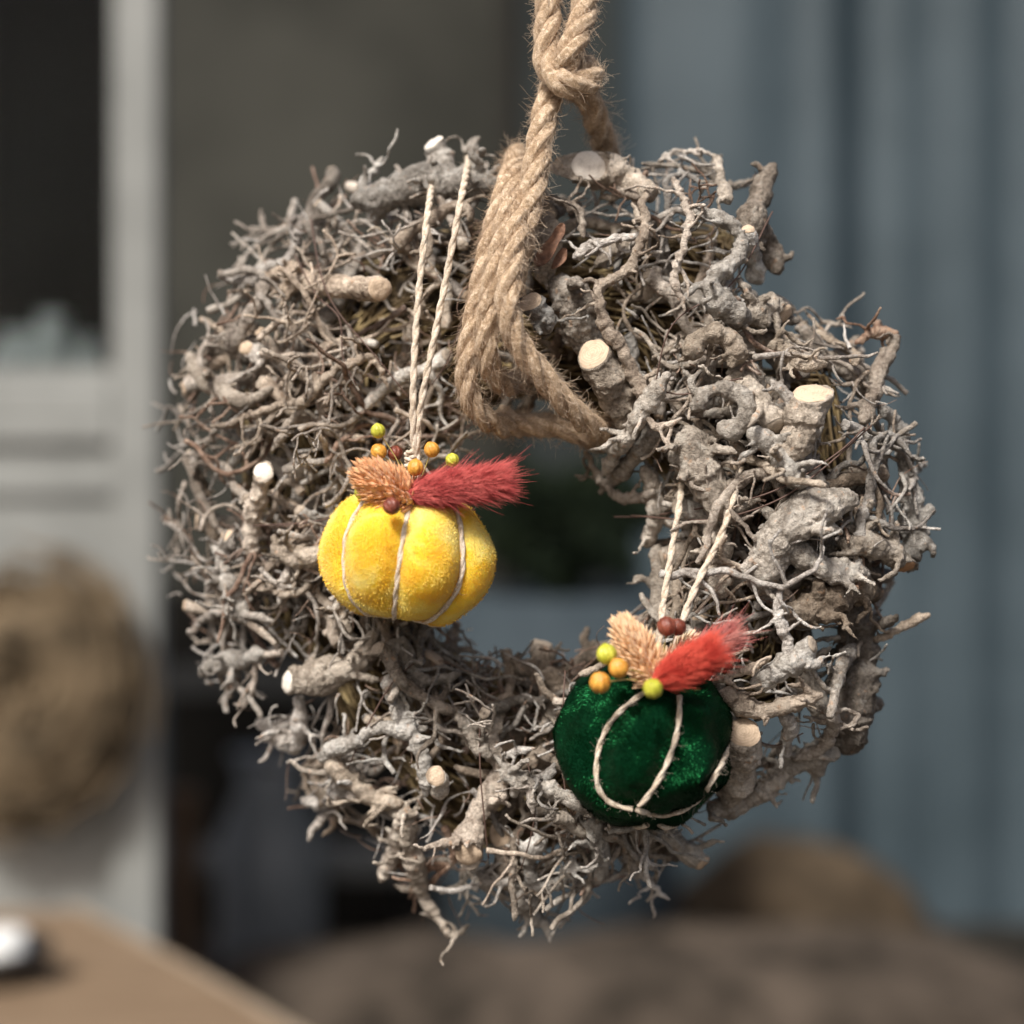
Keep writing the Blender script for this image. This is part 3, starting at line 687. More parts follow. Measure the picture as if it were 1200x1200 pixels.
rope_part([(622,200,-.030),(614,222,-.066),(606,262,-.088),(599,310,-.100),(595,350,-.105),(600,385,-.103),(616,415,-.098),(640,446,-.091),(664,474,-.082),(688,496,-.068),(708,508,-.047),(724,512,-.015)], 13)
rope_part([(585,484,-.040),(604,494,-.046),(628,500,-.048),(656,503,-.046),(684,512,-.040),(704,521,-.02)], 10.5)

def twine(parent, origin, pts, R=2.15*PX*1.15, hairs=60, name="twine"):
    a = [np.array(p-origin) for p in pts]
    st, p = twisted(a, R, 2, .023, 10, .03, .0011, .67)
    b = Bag(); [b.add(V, Q) for V, Q in st]; L = np.linalg.norm(np.diff(p, axis=0), axis=1).sum()
    V, Q = fuzz(p, R, int(hairs*L/.05), .002, .008, .00006); b.add(V, Q)
    return new_obj(name, b.mesh(name), M_twine, parent)

# ------------------------------------------------------------------ velvet pumpkins
def velvet(name, dark, mid, light, tint, sheen, hi=.62, pile=.35, grain=.45, dist=1.6):
    M = Mat(name, .75, .15, sheen, .35, tint)
    w = M.noise(38, 4, .6, dist=dist); f = M.noise(1000, 3, .85)
    c = M.ramp(w, [(.36, dark), (.5, mid), (hi, light)])
    c = M.mix(M.math('MULTIPLY', M.ramp(f, [(.4, (0,0,0)), (.7, (1,1,1))]), pile), c, light)  # pale patches and specks paint the nap's sheen into the colour
    M.color(c)
    M.bump(M.math('ADD', M.math('MULTIPLY', M.noise(95, 2, .4), 1.2), M.math('MULTIPLY', f, grain)), .0010, .8)
    return M.m
M_yel = velvet("yellow_velvet", (.86,.44,.010), (.94,.60,.02), (.98,.80,.24), (1,.93,.6), .7, .70, .30, 1.1, .35)
M_grn = velvet("green_velvet", (.0005,.0022,.0012), (.0010,.006,.003), (.002,.018,.007), (.10,.8,.32), .02, .74, .05, 1.6)
_g = M_grn.node_tree.nodes['Principled BSDF']; _g.inputs['Roughness'].default_value = .50; _g.inputs['Specular IOR Level'].default_value = .3; _g.inputs['IOR'].default_value = 1.6; _g.inputs['Specular Tint'].default_value = (.06, .95, .32, 1)
_b = M_yel.node_tree.nodes['Principled BSDF']; _b.inputs['Subsurface Weight'].default_value = .35; _b.inputs['Subsurface Radius'].default_value = (1, .6, .15); _b.inputs['Subsurface Scale'].default_value = .012
def pumpkin_body(a, c, seams, dents, seed, dimple=.2):
    nu, nv = 240, 110; th = np.linspace(.015, math.pi-.015, nv+1)[:, None]; ph = (np.arange(nu)*2*math.pi/nu)[None, :]
    groove = np.zeros((1, nu))
    for s in seams:
        d = np.abs((ph-s+math.pi) % (2*math.pi)-math.pi); groove = groove+np.exp(-(d/.15)**1.4)
    env = np.sin(th)**.6
    lob = np.zeros((1, nu))
    rs = random.Random(seed)
    ss = sorted(x % (2*math.pi) for x in seams)
    for i, s in enumerate(ss):
        e = ss[(i+1) % len(ss)]; w = (e-s) % (2*math.pi); t = ((ph-s) % (2*math.pi))/w
        lob = lob+np.where(t < 1, np.sin(np.pi*np.clip(t, 0, 1))*(.13+rs.uniform(-.015, .03)), 0)
    m = 1-.06*groove*env+lob*env
    rho = np.sin(th)**.80*a*m/1.07; z = np.cos(th)*c*(1-dimple*np.exp(-(np.sin(th)/.30)**2))*np.ones_like(ph)
    z = z*(1+.5*lob*env)
    X = rho*np.cos(ph); Y = rho*np.sin(ph); V = np.stack([X, Y, z], -1).reshape(-1, 3)
    off = Vector((seed, 2*seed, 3)); d = np.array([mnoise.noise(Vector(v)*42+off)*.0030*dents+(abs(mnoise.noise(Vector((v[0]*1.6, v[1]*1.6, v[2]))*48+off))*2-.5)*.0012*max(0, dents-1) for v in V.tolist()])
    V = V*(1+d/np.linalg.norm(V, axis=1))[:, None]
    i = np.arange(nv)[:, None]*nu; j = np.arange(nu)[None, :]; k = (j+1) % nu
    Q = np.stack([i+j, i+nu+j, i+nu+k, i+k], -1).reshape(-1, 4)
    return V, Q, V.reshape(nv+1, nu, 3)
def spikelet_head(parent, base, tip, R, n, matrix_y, mat):
    """a tapering seed head of overlapping pointed husks"""
    base = np.array(base); tip = np.array(tip); ax = tip-base; L = np.linalg.norm(ax); ax /= L
    u = np.cross(ax, (0, 1, 0)); u /= np.linalg.norm(u); v = np.cross(ax, u); bag = Bag()
    for k in range(n):
        t = (k+.5)/n; a = k*2.39996+rng.normal(0, .2); rr = R*math.sin(math.pi*min(1, .12+t*.80))**.6
        out = u*math.cos(a)+v*math.sin(a); p0 = base+ax*L*t*.88+out*rr*.5
        tilt = 1.15*(1-t)**.6+.12; d = ax*math.cos(tilt)+out*math.sin(tilt); d += rng.normal(0, .10, 3); d /= np.linalg.norm(d)
        l = rng.uniform(.8, 1.2)*R*.62*(1-.2*t); w = l*.17; side = np.cross(d, out); side /= np.linalg.norm(side)+1e-9; upn = np.cross(side, d)
        Vs = []
        for q, (f, ww) in enumerate(((0, .35), (.3, 1), (.62, .8), (1, .04))):
            c = p0+d*l*f+upn*(-.12*l*f*f)
            for e in range(5):
                an = e*2*math.pi/5; Vs.append(c+side*w*ww*math.cos(an)+upn*w*.55*ww*math.sin(an))
        Qs = [(q*5+e, q*5+(e+1) % 5, (q+1)*5+(e+1) % 5, (q+1)*5+e) for q in range(3) for e in range(5)]
        bag.add(np.array(Vs), np.array(Qs))
    core_p = np.array([base+ax*L*f for f in (0, .3, .6, .9)])
    V, Q = batch_tubes(core_p[None], np.array([[R*.35, R*.5, R*.42, R*.1]]), 8); bag.add(V, Q)
    o = new_obj("grass_head", bag.mesh("grass_head"), mat, parent); return o
def fluffy_tail(parent, base, tip, R, n, mat, hl=.011, sag=.0, rad=.00011):
    base = np.array(base); tip = np.array(tip); ax = tip-base; L = np.linalg.norm(ax); ax /= L
    u = np.cross(ax, (0, 1, 0)); u /= np.linalg.norm(u); v = np.cross(ax, u)
    def prof(t): return R*np.sin(np.pi*np.clip(.10+t*.82, 0, 1))**.55
    t = rng.uniform(-.02, .97, n); a = rng.uniform(0, 2*math.pi, n); out = u*np.cos(a)[:, None]+v*np.sin(a)[:, None]
    bend = np.array([0, 0, -1.])*sag
    p0 = base+ax*(L*t)[:, None]+out*(prof(t)*.55)[:, None]+bend*(t**2)[:, None]
    d = out*rng.uniform(.35, .75, (n, 1))+ax*rng.uniform(.7, 1.2, (n, 1))+rng.normal(0, .13, (n, 3)); d /= np.linalg.norm(d, axis=1)[:, None]
    l = hl*rng.uniform(.5, 1.15, n); l = np.where(rng.random(n) < .06, l*1.7, l)*np.where(t > .8, 1.25, 1); rows = [p0]; cur = p0; b = ax[None]*.14+rng.normal(0, .08, (n, 3))
    for q in range(3):
        d = d+b; d /= np.linalg.norm(d, axis=1)[:, None]; cur = cur+d*(l/3)[:, None]; rows.append(cur)
    V, Q = batch_tubes(np.stack(rows, 1), np.full((n, 4), rad)*np.array([1.3, 1.2, .9, .3])[None, :], 3)
    bag = Bag(); bag.add(V, Q); k = 14; tt = np.linspace(0, 1, k)
    cp = base+ax*(L*tt)[:, None]+bend*(tt**2)[:, None]; V, Q = batch_tubes(cp[None], (prof(tt)*.62*np.append(np.append(.2, np.ones(k-2)), .05))[None], 14); bag.add(V, Q)
    return new_obj("fluffy_tail", bag.mesh("fluffy_tail"), mat, parent)
def pod(parent, c, r, mat, stalk_to=None):
    V, Q = sphere_raw((0, 0, 0), r, r, r*1.03, 40, 16, lambda th, ph: (1-.12*abs(math.cos(ph*4))**10*math.sin(th)**.5)*(1+.10*math.exp(-(th/.22)**2)))
    me = mesh_q("seed_pod", V, Q); o = new_obj("seed_pod", me, mat, parent, Vector(c))
    o.rotation_euler = (rng.uniform(-.9, .2), rng.uniform(-.5, .5), rng.uniform(0, 3))
    if stalk_to is not None:
        a = np.array([0, 0, 0.]); b = np.array(stalk_to)-np.array(c); p = np.array([a, a*.5+b*.5+(.001, 0, .002), b])
        R_ = o.rotation_euler.to_matrix().inverted(); p = np.array([R_@Vector(q) for q in p]); V, F = tube_raw(catmull(p, .002), np.full(len(catmull(p, .002)), .00035), 6)
        new_obj("stalk", mesh_p("stalk", V, F, True), M_stalk, o)
    return o
def podmat(name, a, b, rough=.35):
    M = Mat(name, rough, .5); M.b.inputs["Subsurface Weight"].default_value = .1; M.b.inputs["Subsurface Radius"].default_value = (.003, .002, .001)
    M.color(M.ramp(M.noise(260, 3, .5), [(.35, a), (.65, b)])); M.bump(M.noise(900, 3), .0004); return M.m
M_stalk = podmat("dry_stalk", (.40,.33,.10), (.55,.42,.16), .6)
M_podg = podmat("pod_yellow_green", (.40,.40,.03), (.62,.60,.08)); M_podo = podmat("pod_orange", (.58,.25,.035), (.78,.40,.07)); M_podb = podmat("pod_brown", (.13,.032,.018), (.26,.07,.04))
def drygrass(name, a, b):
    M = Mat(name, .7, .25, .2); M.color(M.ramp(M.noise(350, 3, .6), [(.35, a), (.65, b)])); return M.m
M_head1 = drygrass("orange_tan_husk", (.62,.30,.13), (.86,.53,.30)); M_head2 = drygrass("peach_husk", (.72,.44,.24), (.92,.68,.44)); M_head3 = drygrass("cream_husk", (.72,.52,.33), (.86,.70,.5))
def fluff(name, a, b):
    M = Mat(name, .6, .2, .5, .4, (1,.5,.45)); M.color(M.ramp(M.noise(120, 3, .6), [(.35, a), (.65, b)])); return M.m
M_red1 = fluff("crimson_fluff", (.45,.055,.055), (.74,.17,.15)); M_red2 = fluff("red_fluff", (.55,.045,.03), (.80,.13,.085)); M_red3 = fluff("faded_fluff", (.42,.12,.11), (.62,.26,.22))

def pile(body, mat, n, ln, rad, lay, fr):
    # the velvet's short nap, brushed this way and that
    me = body.data; m = len(me.polygons); cc = np.empty(m*3, np.float32); nn = np.empty(m*3, np.float32); ar = np.empty(m, np.float32)
    me.polygons.foreach_get("center", cc); me.polygons.foreach_get("normal", nn); me.polygons.foreach_get("area", ar); cc = cc.reshape(-1, 3); nn = nn.reshape(-1, 3)
    if (cc*nn).sum() < 0: nn = -nn
    ix = rng.choice(m, n, p=ar/ar.sum()); p = cc[ix]+rng.normal(0, .0004, (n, 3)); N = nn[ix]
    F = mnoise.noise_vector; fld = np.array([F(Vector(q)*fr) for q in cc.tolist()])[ix]; st = np.array([mnoise.noise(Vector(q)*fr*1.3+Vector((5, 9, 1))) for q in cc.tolist()])[ix]
    fld -= N*(fld*N).sum(1)[:, None]; fld /= np.linalg.norm(fld, axis=1)[:, None]+1e-6
    d = N*(1-lay*.5+st*.9).clip(.12, 1.5)[:, None]+fld*lay+rng.normal(0, .22, (n, 3)); d /= np.linalg.norm(d, axis=1)[:, None]
    l = ln*rng.uniform(.6, 1.2, n); a = p-N*.0002; P_ = np.stack([a, a+d*l[:, None]], 1)
    sd = np.cross(d, N)+rng.normal(0, .16, (n, 3)); sd /= np.linalg.norm(sd, axis=1)[:, None]; e_ = a+d*l[:, None]; V = np.stack([a-sd*rad, a+sd*rad, e_+sd*rad*.6, e_-sd*rad*.6], 1).reshape(-1, 3); Q = np.arange(n*4).reshape(-1, 4); o = new_obj("velvet_pile", mesh_q("velvet_pile", V, Q), mat, body); o['kind'] = 'stuff'
def pilemat_(name, a, b, spec, tint, rough):
    M = Mat(name, rough, spec); M.color(M.ramp(M.noise(38, 4, .6, dist=.5), [(.35, a), (.65, b)])); M.b.inputs['Specular Tint'].default_value = (*tint, 1); M.b.inputs['IOR'].default_value = 1.6; return M.m  # patchy tone puts the nap's sheen into the pile colour
M_pileg = pilemat_("green_velvet_pile", (.0003,.0012,.0006), (.0012,.013,.0045), .62, (.10, .95, .30), .46)
M_piley = pilemat_("yellow_velvet_pile", (.95,.56,.015), (1.0,.84,.26), .35, (1, .95, .7), .6)
def rot_axis(tilt_x, tilt_y, spin):
    return Matrix.Rotation(tilt_y, 4, 'Y')@Matrix.Rotation(tilt_x, 4, 'X')@Matrix.Rotation(spin, 4, 'Z')
def ornament(label, cx, cy, y, a, c, seamdeg, Rm, mat, dents, seed, paths=None, pilemat=None, pl=()):
    loc = P(cx, cy, y); k = (DIST+y); a *= PX*k; c *= PX*k
    root = thing("velvet_pumpkin", label, "pumpkin ornament", loc, "velvet pumpkin ornaments on the wreath")
    # seam angles: 0 faces the camera, positive to the right
    seams = [math.radians(s-90) for s in seamdeg]
    V, Q, G = pumpkin_body(a, c, seams, dents, seed, .04 if paths else .2)
    R3 = np.array(Rm.to_3x3()); Vr = V@R3.T
    if paths:                                   # strings wound over the front, pressing into the pile
        from mathutils.bvhtree import BVHTree
        tree = BVHTree.FromPolygons(Vr.tolist(), Q.tolist()); cl = cam.location-loc; lines = []
        for pp in paths:
            row = []
            for x, y_ in catmull([np.array(q_, float) for q_ in [(a_, b_, 0) for a_, b_ in pp]], 4)[:, :2]:
                d_ = (P(x, y_, 0)-cam.location).normalized(); h_, n_, i_, t_ = tree.ray_cast(cl, d_)
                if h_ is None:
                    h_, n_, i_, t_ = tree.find_nearest(cl+d_*(-cl).dot(d_))
                row.append(np.array(h_))
            if len(lines) == 2: row.append(row[-1]+np.array((-.001 if row[-1][0] < 0 else .001, .012, .001))); row.append(row[-1]+np.array((0, .02, 0)))
            lines.append(np.array(row))
        for ln in lines:
            dmin = np.min(np.linalg.norm(Vr[:, None, :]-ln[None, ::2, :], axis=2), axis=1)
            Vr = Vr*(1-.105*np.exp(-(dmin/.0080)**1.4))[:, None]
        for ln in lines:
            twine(root, Vector((0, 0, 0)), [Vector(q_)*.938 for q_ in ln[::3]], 2.9*PX, 90, "seam_twine")
        seams = [s_ for s_ in seams if math.sin(s_) > .25]
    vb = new_obj("velvet_body", mesh_q("velvet_body", Vr, Q), mat, root); pile(vb, pilemat, *pl)
    nu = G.shape[1]
    for s in seams:
        j = int(round((s % (2*math.pi))/(2*math.pi)*nu)) % nu
        line = G[2:-2:5, j]@R3.T; nn = line/np.linalg.norm(line, axis=1)[:, None]; wob = np.sin(np.linspace(0, 5, len(line))+s)*.0006
        line = line+nn*.0007; line[:, 0] += wob
        twine(root, Vector((0, 0, 0)), [Vector(q) for q in line], 2.9*PX, 60, "seam_twine")
    return root, loc
yel, YL = ornament("yellow velvet pumpkin hanging on two long cream strings in the wreath's hole", 478, 654, -.078, 99, 78, [-52, -3, 46, 98, 150, 205, 257], rot_axis(math.radians(-4), math.radians(9), 0), M_yel, .8, 3, None, M_piley, (60000, .0009, .00015, .7, 45))
def Y_(px, py, y): return Vector(P(px, py, y))-YL
yb = Y_(484, 584, -0.086)
for pts in ([(505,214,-.010),(505,225,-.042),(500,260,-.076),(491,340,-.084),(485,430,-.092),(484,500,-.092),(487,545,-.088),(486,590,-.086)], [(549,184,-.002),(548,195,-.034),(540,235,-.078),(524,320,-.086),(508,400,-.092),(494,470,-.092),(489,520,-.090),(488,590,-.086)]):
    twine(yel, YL, [P(*q) for q in pts], 3.7*PX, 110, "hanging_twine")
V, Q = fuzz(np.array([Y_(486, 520+i*3, -0.072) for i in range(12)]), .0028, 160, .003, .009, .00007)
st, p_ = twisted([Vector(Y_(482+6*math.cos(t*1.9), 528+t*2.2, -.088-.003*math.sin(t*1.9))) for t in range(10)], .0017, 2, .008, 8, 0, .001, .56)
b = Bag(); b.add(V, Q); [b.add(*s) for s in st]; new_obj("twine_knot", b.mesh("twine_knot"), M_twine, yel)
spikelet_head(yel, Y_(484, 590, -0.102), Y_(416, 548, -0.110), .0150, 420, 0, M_head1)
fluffy_tail(yel, Y_(478, 578, -0.108), Y_(586, 564, -0.108), .0108, 6500, M_red1, .0108, .0)
for (x, y, r, m, d) in [(443,505,9,M_podg,-0.093),(444,529,10,M_podo,-0.090),(463,531,9.5,M_podb,-0.086),(487,548,10,M_podo,-0.110),(506,527,9.5,M_podo,-0.093),(530,539,8.5,M_podg,-0.096),(459,593,10.5,M_podb,-0.126),(424,577,9,M_podg,-0.096)]:
    pod(yel, Y_(x, y, d), r*PX*.87, m, yb if m is not M_podb or d > -.12 else None)

grn, GL = ornament("dark green velvet pumpkin resting on the lower right of the wreath", 755, 872, -.086, 98, 92, [140, 200], rot_axis(math.radians(-20), math.radians(-4), 0), M_grn, 2.0, 8,
    [[(757,806),(735,822),(715,842),(701,868),(695,898),(697,925),(708,942),(724,950),(744,954)], [(799,812),(799,835),(795,862),(784,895),(768,925),(754,944),(744,954)],
     [(744,954),(765,960),(788,960),(810,951),(828,936),(841,916),(850,900),(857,886),(862,872)]], M_pileg, (95000, .0012, .00017, 1.0, 38))
def G_(px, py, y): return Vector(P(px, py, y))-GL
gb = G_(770, 802, -0.123)
for pts in ([(801,558,-.030),(799,572,-.066),(795,600,-.082),(788,640,-.086),(780,690,-.094),(774,735,-.102),(770,790,-.104)], [(870,532,-.030),(868,546,-.072),(862,575,-.088),(846,625,-.090),(826,665,-.094),(808,705,-.100),(794,745,-.105),(776,790,-.106)]):
    twine(grn, GL, [P(*q) for q in pts], 3.7*PX, 110, "hanging_twine")
spikelet_head(grn, G_(772, 802, -0.124), G_(722, 722, -0.128), .0130, 430, 0, M_head2)
spikelet_head(grn, G_(772, 792, -0.110), G_(818, 738, -0.110), .008, 120, 0, M_head3)
fluffy_tail(grn, G_(768, 800, -0.136), G_(832, 766, -0.138), .0104, 6500, M_red2, .0095)
fluffy_tail(grn, G_(790, 785, -0.113), G_(856, 746, -0.106), .0085, 3000, M_red3, .010)
for (x, y, r, m, d) in [(781,734,11.5,M_podb,-0.128),(794,735,10.5,M_podb,-0.120),(711,767,12,M_podg,-0.138),(725,783,11.5,M_podo,-0.146),(703,800,12.5,M_podo,-0.144),(765,807,11.5,M_podg,-0.156)]:
    pod(grn, G_(x, y, d), r*PX*.87, m, gb)

# ------------------------------------------------------------------ the place behind (well out of focus)
def B(px, py, dist):
    """point of the photo at a distance from the camera"""
    return P(px, py, dist-DIST)
def plain(name, a, b, sc=3, rough=.8, spec=.2, bump=.002):
    M = Mat(name, rough, spec); M.color(M.ramp(M.noise(sc, 5, .6), [(.35, a), (.65, b)])); M.bump(M.noise(sc*6), bump); return M.m
M_ground = plain("earth", (.055,.045,.036), (.09,.075,.062), 4)
g = new_obj("ground", mesh_p("ground", [(-60,-60,0),(60,-60,0),(60,60,0),(-60,60,0)], [(0,1,2,3)]), M_ground); g['kind'] = 'structure'
# blue-grey sheet wall of standing ribs on the right
WD = 4.6; yw = WD-DIST
M_blue = plain("blue_grey_paint", (.034,.050,.060), (.051,.071,.084), 2.2, .55, .3)
x0 = B(728, 0, WD).x; x1 = B(1500, 0, WD).x; n = 420; prof = []
ribs = [(640,.35),(700,.5),(752,-.8),(800,-.1),(858,.7),(900,.5),(972,.9),(1018,-1.2),(1064,.1),(1094,-.8),(1135,.6),(1180,-.4),(1240,.8),(1290,-.6),(1340,.7),(1400,-.5)]
rx = [B(a, 0, WD).x for a, _ in ribs]
def sheet(x):
    v = 0
    for c, (a, h) in zip(rx, ribs): v += h*math.exp(-((x-c)/.075)**2)
    return -.045*v
top = 3.2; V = []; F = []
for i in range(n+1):
    x = x0+(x1-x0)*i/n; d = sheet(x); V += [(x, yw+d, .04), (x, yw+d, top), (x, yw+d+.02, .04), (x, yw+d+.02, top)]
for i in range(n):
    a = i*4; F += [(a, a+4, a+5, a+1), (a+2, a+3, a+7, a+6)]
wall = new_obj("ribbed_wall", mesh_p("ribbed_wall", V, F, True), M_blue); tag(wall, "blue grey wall of upright metal ribs filling the right of the background", "wall")
gp = new_obj("dim_fold_panel", box_mesh("dim_fold_panel", B(604,0,4.75).x, B(745,0,4.75).x, 3.76, 3.80, 0, 3.2, .006), plain("dim_fold_grey", (.019,.023,.023), (.033,.039,.038), 2.5)); tag(gp, "dark grey green flat panel, coloured dark for the dim left fold of the blue ribbed wall", "panel")  # wall's dim left fold, put into a darker colour
# dark olive wall behind, middle
M_olive = plain("olive_plaster", (.020,.020,.016), (.046,.045,.037), 1.3); M_dark = plain("dark_timber", (.012,.011,.009), (.022,.020,.016), 4); 
bw = new_obj("plaster_wall", box_mesh("plaster_wall", B(100,0,5.2).x, B(620,0,5.2).x, 5.2-DIST, 5.4-DIST, 0, 3.4), M_olive); tag(bw, "dull olive grey plaster wall behind the upper left of the wreath", "wall")
wp = new_obj("corner_post", box_mesh("corner_post", B(584,0,4.75).x, B(606,0,4.75).x, 3.72, 3.80, 0, 3.3, .006), M_dark); tag(wp, "dark upright corner post at the left edge of the ribbed wall", "post")
# white door with a dark pane
DD = 3.0; dy = DD-DIST
M_white = plain("pale_grey_paint", (.19,.195,.185), (.245,.25,.238), 6, .5, .35, .0005)
door = thing("glazed_door", "pale grey door with a dark upper pane at the left of the photo", "door", (B(60,0,DD).x, dy, 0))
DO = door.location.copy()
def dpart(name, px0, px1, pyt, pyb, y0, y1, mat, bev=.006):
    a = B(px0, pyt, DD); b = B(px1, pyb, DD)
    return new_obj(name, box_mesh(name, a.x-DO.x, b.x-DO.x, y0, y1, max(0.02, b.z), a.z, bev), mat, door)
dpart("door_stile", 134, 188, -420, 1500, -.02, .03, M_white)
dpart("door_stile", -560, -508, -420, 1500, -.02, .03, M_white)
dpart("door_rail", -507, 133, 452, 520, -.018, .028, M_white)
dpart("door_rail", -507, 133, -420, -340, -.018, .028, M_white)
dpart("glazing_bead", -507, 133, 432, 451, -.008, .02, M_white, .003)
dpart("door_panel", -507, 133, 521, 1150, .0, .02, M_white)
dpart("panel_moulding", -507, 133, 560, 580, -.014, -.001, M_white, .003)
M_glass = Mat("window_glass", .05, .5); M_glass.b.inputs["Transmission Weight"].default_value = 1; M_glass.b.inputs["IOR"].default_value = 1.1; M_glass.b.inputs["Specular IOR Level"].default_value = .2; M_glass.color((.9,.92,.92))
dpart("glass_pane", -507, 133, -339, 431, .008, .013, M_glass.m, 0)
M_black = plain("room_shade_black", (.002,.0016,.001), (.005,.004,.003), 3)  # near-black colour stands in for the darkness of an unlit room
a = B(-620, 0, DD+.04); b_ = B(132, 0, DD+.04)
rm = thing("dark_room", "shallow near-black box for the unlit room seen through the door pane", "room", ((a.x+b_.x)/2, dy+.05, 0)); hx = (b_.x-a.x)/2
for nm, q in (("room_wall", (-hx, hx, .29, .31, 0, 2.9)), ("room_wall", (-hx-.012, -hx-.003, 0, .31, 0, 2.9)), ("room_wall", (hx+.001, hx+.010, 0, .31, 0, 2.9)), ("room_ceiling", (-hx-.012, hx+.010, 0, .31, 2.903, 2.95))):
    new_obj(nm, box_mesh(nm, *q), M_black, rm)
sh = new_obj("window_ledge", box_mesh("window_ledge", -hx+.01, hx-.01, .02, .22, B(0,452,DD).z-.05, B(0,452,DD).z), M_dark, rm)
M_pale = plain("pale_blue_grey", (.16,.19,.19), (.26,.29,.29), 9, .35, .5)
for i, (x, r, h) in enumerate(((62,.045,.13),(104,.03,.09),(20,.05,.10))):
    q = B(x, 452, DD+.15); v = new_obj("pale_blob", lathe_mesh("pale_blob", [(0,0),(r*.8,0),(r,h*.25),(r*.95,h*.6),(r*.55,h*.88),(r*.6,h),(r*.5,h),(0,h*.9)]), M_pale, None, (q.x, q.y, q.z+.001))  # forms added for a pale bluish blur in the pane
    tag(v, ["pale blob in the middle of the ledge behind the door pane", "small pale blob at the right end of the ledge behind the door pane", "wide pale blob at the left of the ledge behind the door pane"][i], "jar", "pale blobs added behind the pane")
# dried wreath on the door
M_hay = plain("dried_hay", (.035,.025,.014), (.25,.185,.115), 13)
hw = thing("dried_wreath", "blurred brown dried grass wreath hanging on the lower part of the door", "wreath", B(34, 815, DD-.09)); n = 2400
u1 = rng.uniform(0, 2*math.pi, n); k_ = rng.uniform(.3, 1.9, n)*(1+.45*np.sin(u1*3+1)*np.sin(u1*5)); R0 = .110; rt = .052; ph = rng.uniform(0, 2*math.pi, n); rows = []
for q in range(4):
    s = (q/3-.5)*rng.uniform(.05, .17, n); aa = u1+s/R0; bb = ph+s*5; rr = R0+rt*np.cos(bb)*k_
    rows.append(np.stack([rr*np.cos(aa)*.9, rt*.8*np.sin(bb), rr*np.sin(aa)*1.15], -1))
V, Q = batch_tubes(np.stack(rows, 1), np.full((n, 4), .0035), 3); o = new_obj("dried_stems", mesh_q("dried_stems", V, Q), M_hay, hw); o['kind'] = 'stuff'
V = []; nu, nv = 48, 14
for i in range(nu):
    for j in range(nv):
        a_, b2 = 2*math.pi*i/nu, 2*math.pi*j/nv; rr = R0+rt*.55*(1+.4*math.sin(a_*4))*math.cos(b2); V.append((rr*math.cos(a_)*.9, rt*.6*math.sin(b2), rr*math.sin(a_)*1.15))
Q = [(i*nv+j, i*nv+(j+1) % nv, ((i+1) % nu)*nv+(j+1) % nv, ((i+1) % nu)*nv+j) for i in range(nu) for j in range(nv)]
new_obj("wreath_base", mesh_q("wreath_base", V, Q), M_hay, hw)
# wooden table, lower left, nearer
M_wood = Mat("warm_wood", .55, .35); M_wood.color(M_wood.ramp(M_wood.noise(9, 5, .6, M_wood.stretch((1,9,1))), [(.3, (.13,.085,.05)), (.6, (.22,.155,.10))])); M_wood.bump(M_wood.noise(40), .001)
tz = .50; TD = 1.0
tb = thing("wooden_table", "warm brown wooden table top cutting across the lower left corner", "table", (-1.0, 1.6, 0))
tabpts = []
def ray(px, py, z):                     # where the sight line of a pixel meets height z
    t = (CAMH-z)/((py-600)*PX); return Vector(((px-600)*PX*t, -DIST+t, z))
edge = [ray(-260, 1000, tz), ray(-100, 1010, tz), ray(0, 1030, tz), ray(80, 1058, tz), ray(160, 1098, tz), ray(230, 1136, tz), ray(300, 1176, tz), ray(400, 1236, tz), ray(500, 1310, tz), ray(420, 1500, tz), ray(-100, 1560, tz), ray(-500, 1300, tz)]
TO = tb.location; V = [(q.x-TO.x, q.y-TO.y, tz) for q in edge]+[(q.x-TO.x, q.y-TO.y, tz-.035) for q in edge]; n = len(edge)
F = [tuple(range(n-1, -1, -1)), tuple(range(n, 2*n))]+[(i, (i+1) % n, n+(i+1) % n, n+i) for i in range(n)]
o = new_obj("table_top", mesh_p("table_top", V, F), M_wood, tb); md = o.modifiers.new("b", 'BEVEL'); md.width = .008; md.segments = 3
q_ = np.array([[v[0], v[1]] for v in V[:n]]); cc_ = q_.mean(0); inn = cc_+(q_-cc_)*.90; rim = [(a_[0], a_[1], tz+.004) for a_ in cc_+(q_-cc_)*.985]+[(a_[0], a_[1], tz+.004) for a_ in inn]
me_ = mesh_p("edge_strip", rim, [(i, n+i, n+(i+1) % n, (i+1) % n) for i in range(n)]); eo = new_obj("edge_strip", me_, plain("pale_edge_wood", (.24,.185,.13), (.34,.27,.20), 20, .6), tb); m_ = eo.modifiers.new("s", 'SOLIDIFY'); m_.thickness = .003; m_.offset = 0
cxm = sum(v[0] for v in V[:n])/n; cym = sum(v[1] for v in V[:n])/n
for sx in (-1, 1):
    for sy in (-1, 1):
        new_obj("leg", box_mesh("leg", cxm-.15+sx*.2-.025, cxm-.15+sx*.2+.025, cym-.1+sy*.1-.025, cym-.1+sy*.1+.025, 0, tz-.036, .004), M_wood, tb)
q = ray(-4, 1150, tz); bowl = thing("small_bowl", "small dark bowl holding white contents at the left edge of the table", "bowl", (q.x, q.y, tz+.0005))
M_bowl = plain("dark_glaze", (.012,.010,.008), (.025,.020,.016), 20, .3, .5); M_wax = plain("white_wax", (.72,.72,.70), (.80,.80,.78), 20, .5, .3)
new_obj("bowl_shell", lathe_mesh("bowl_shell", [(0,0),(.045,0),(.07,.02),(.085,.055),(.08,.055),(.068,.025),(0,.018)]), M_bowl, bowl)
new_obj("candle", lathe_mesh("candle", [(.045,.02),(.045,.07),(.040,.074),(0,.072)]), M_wax, bowl)
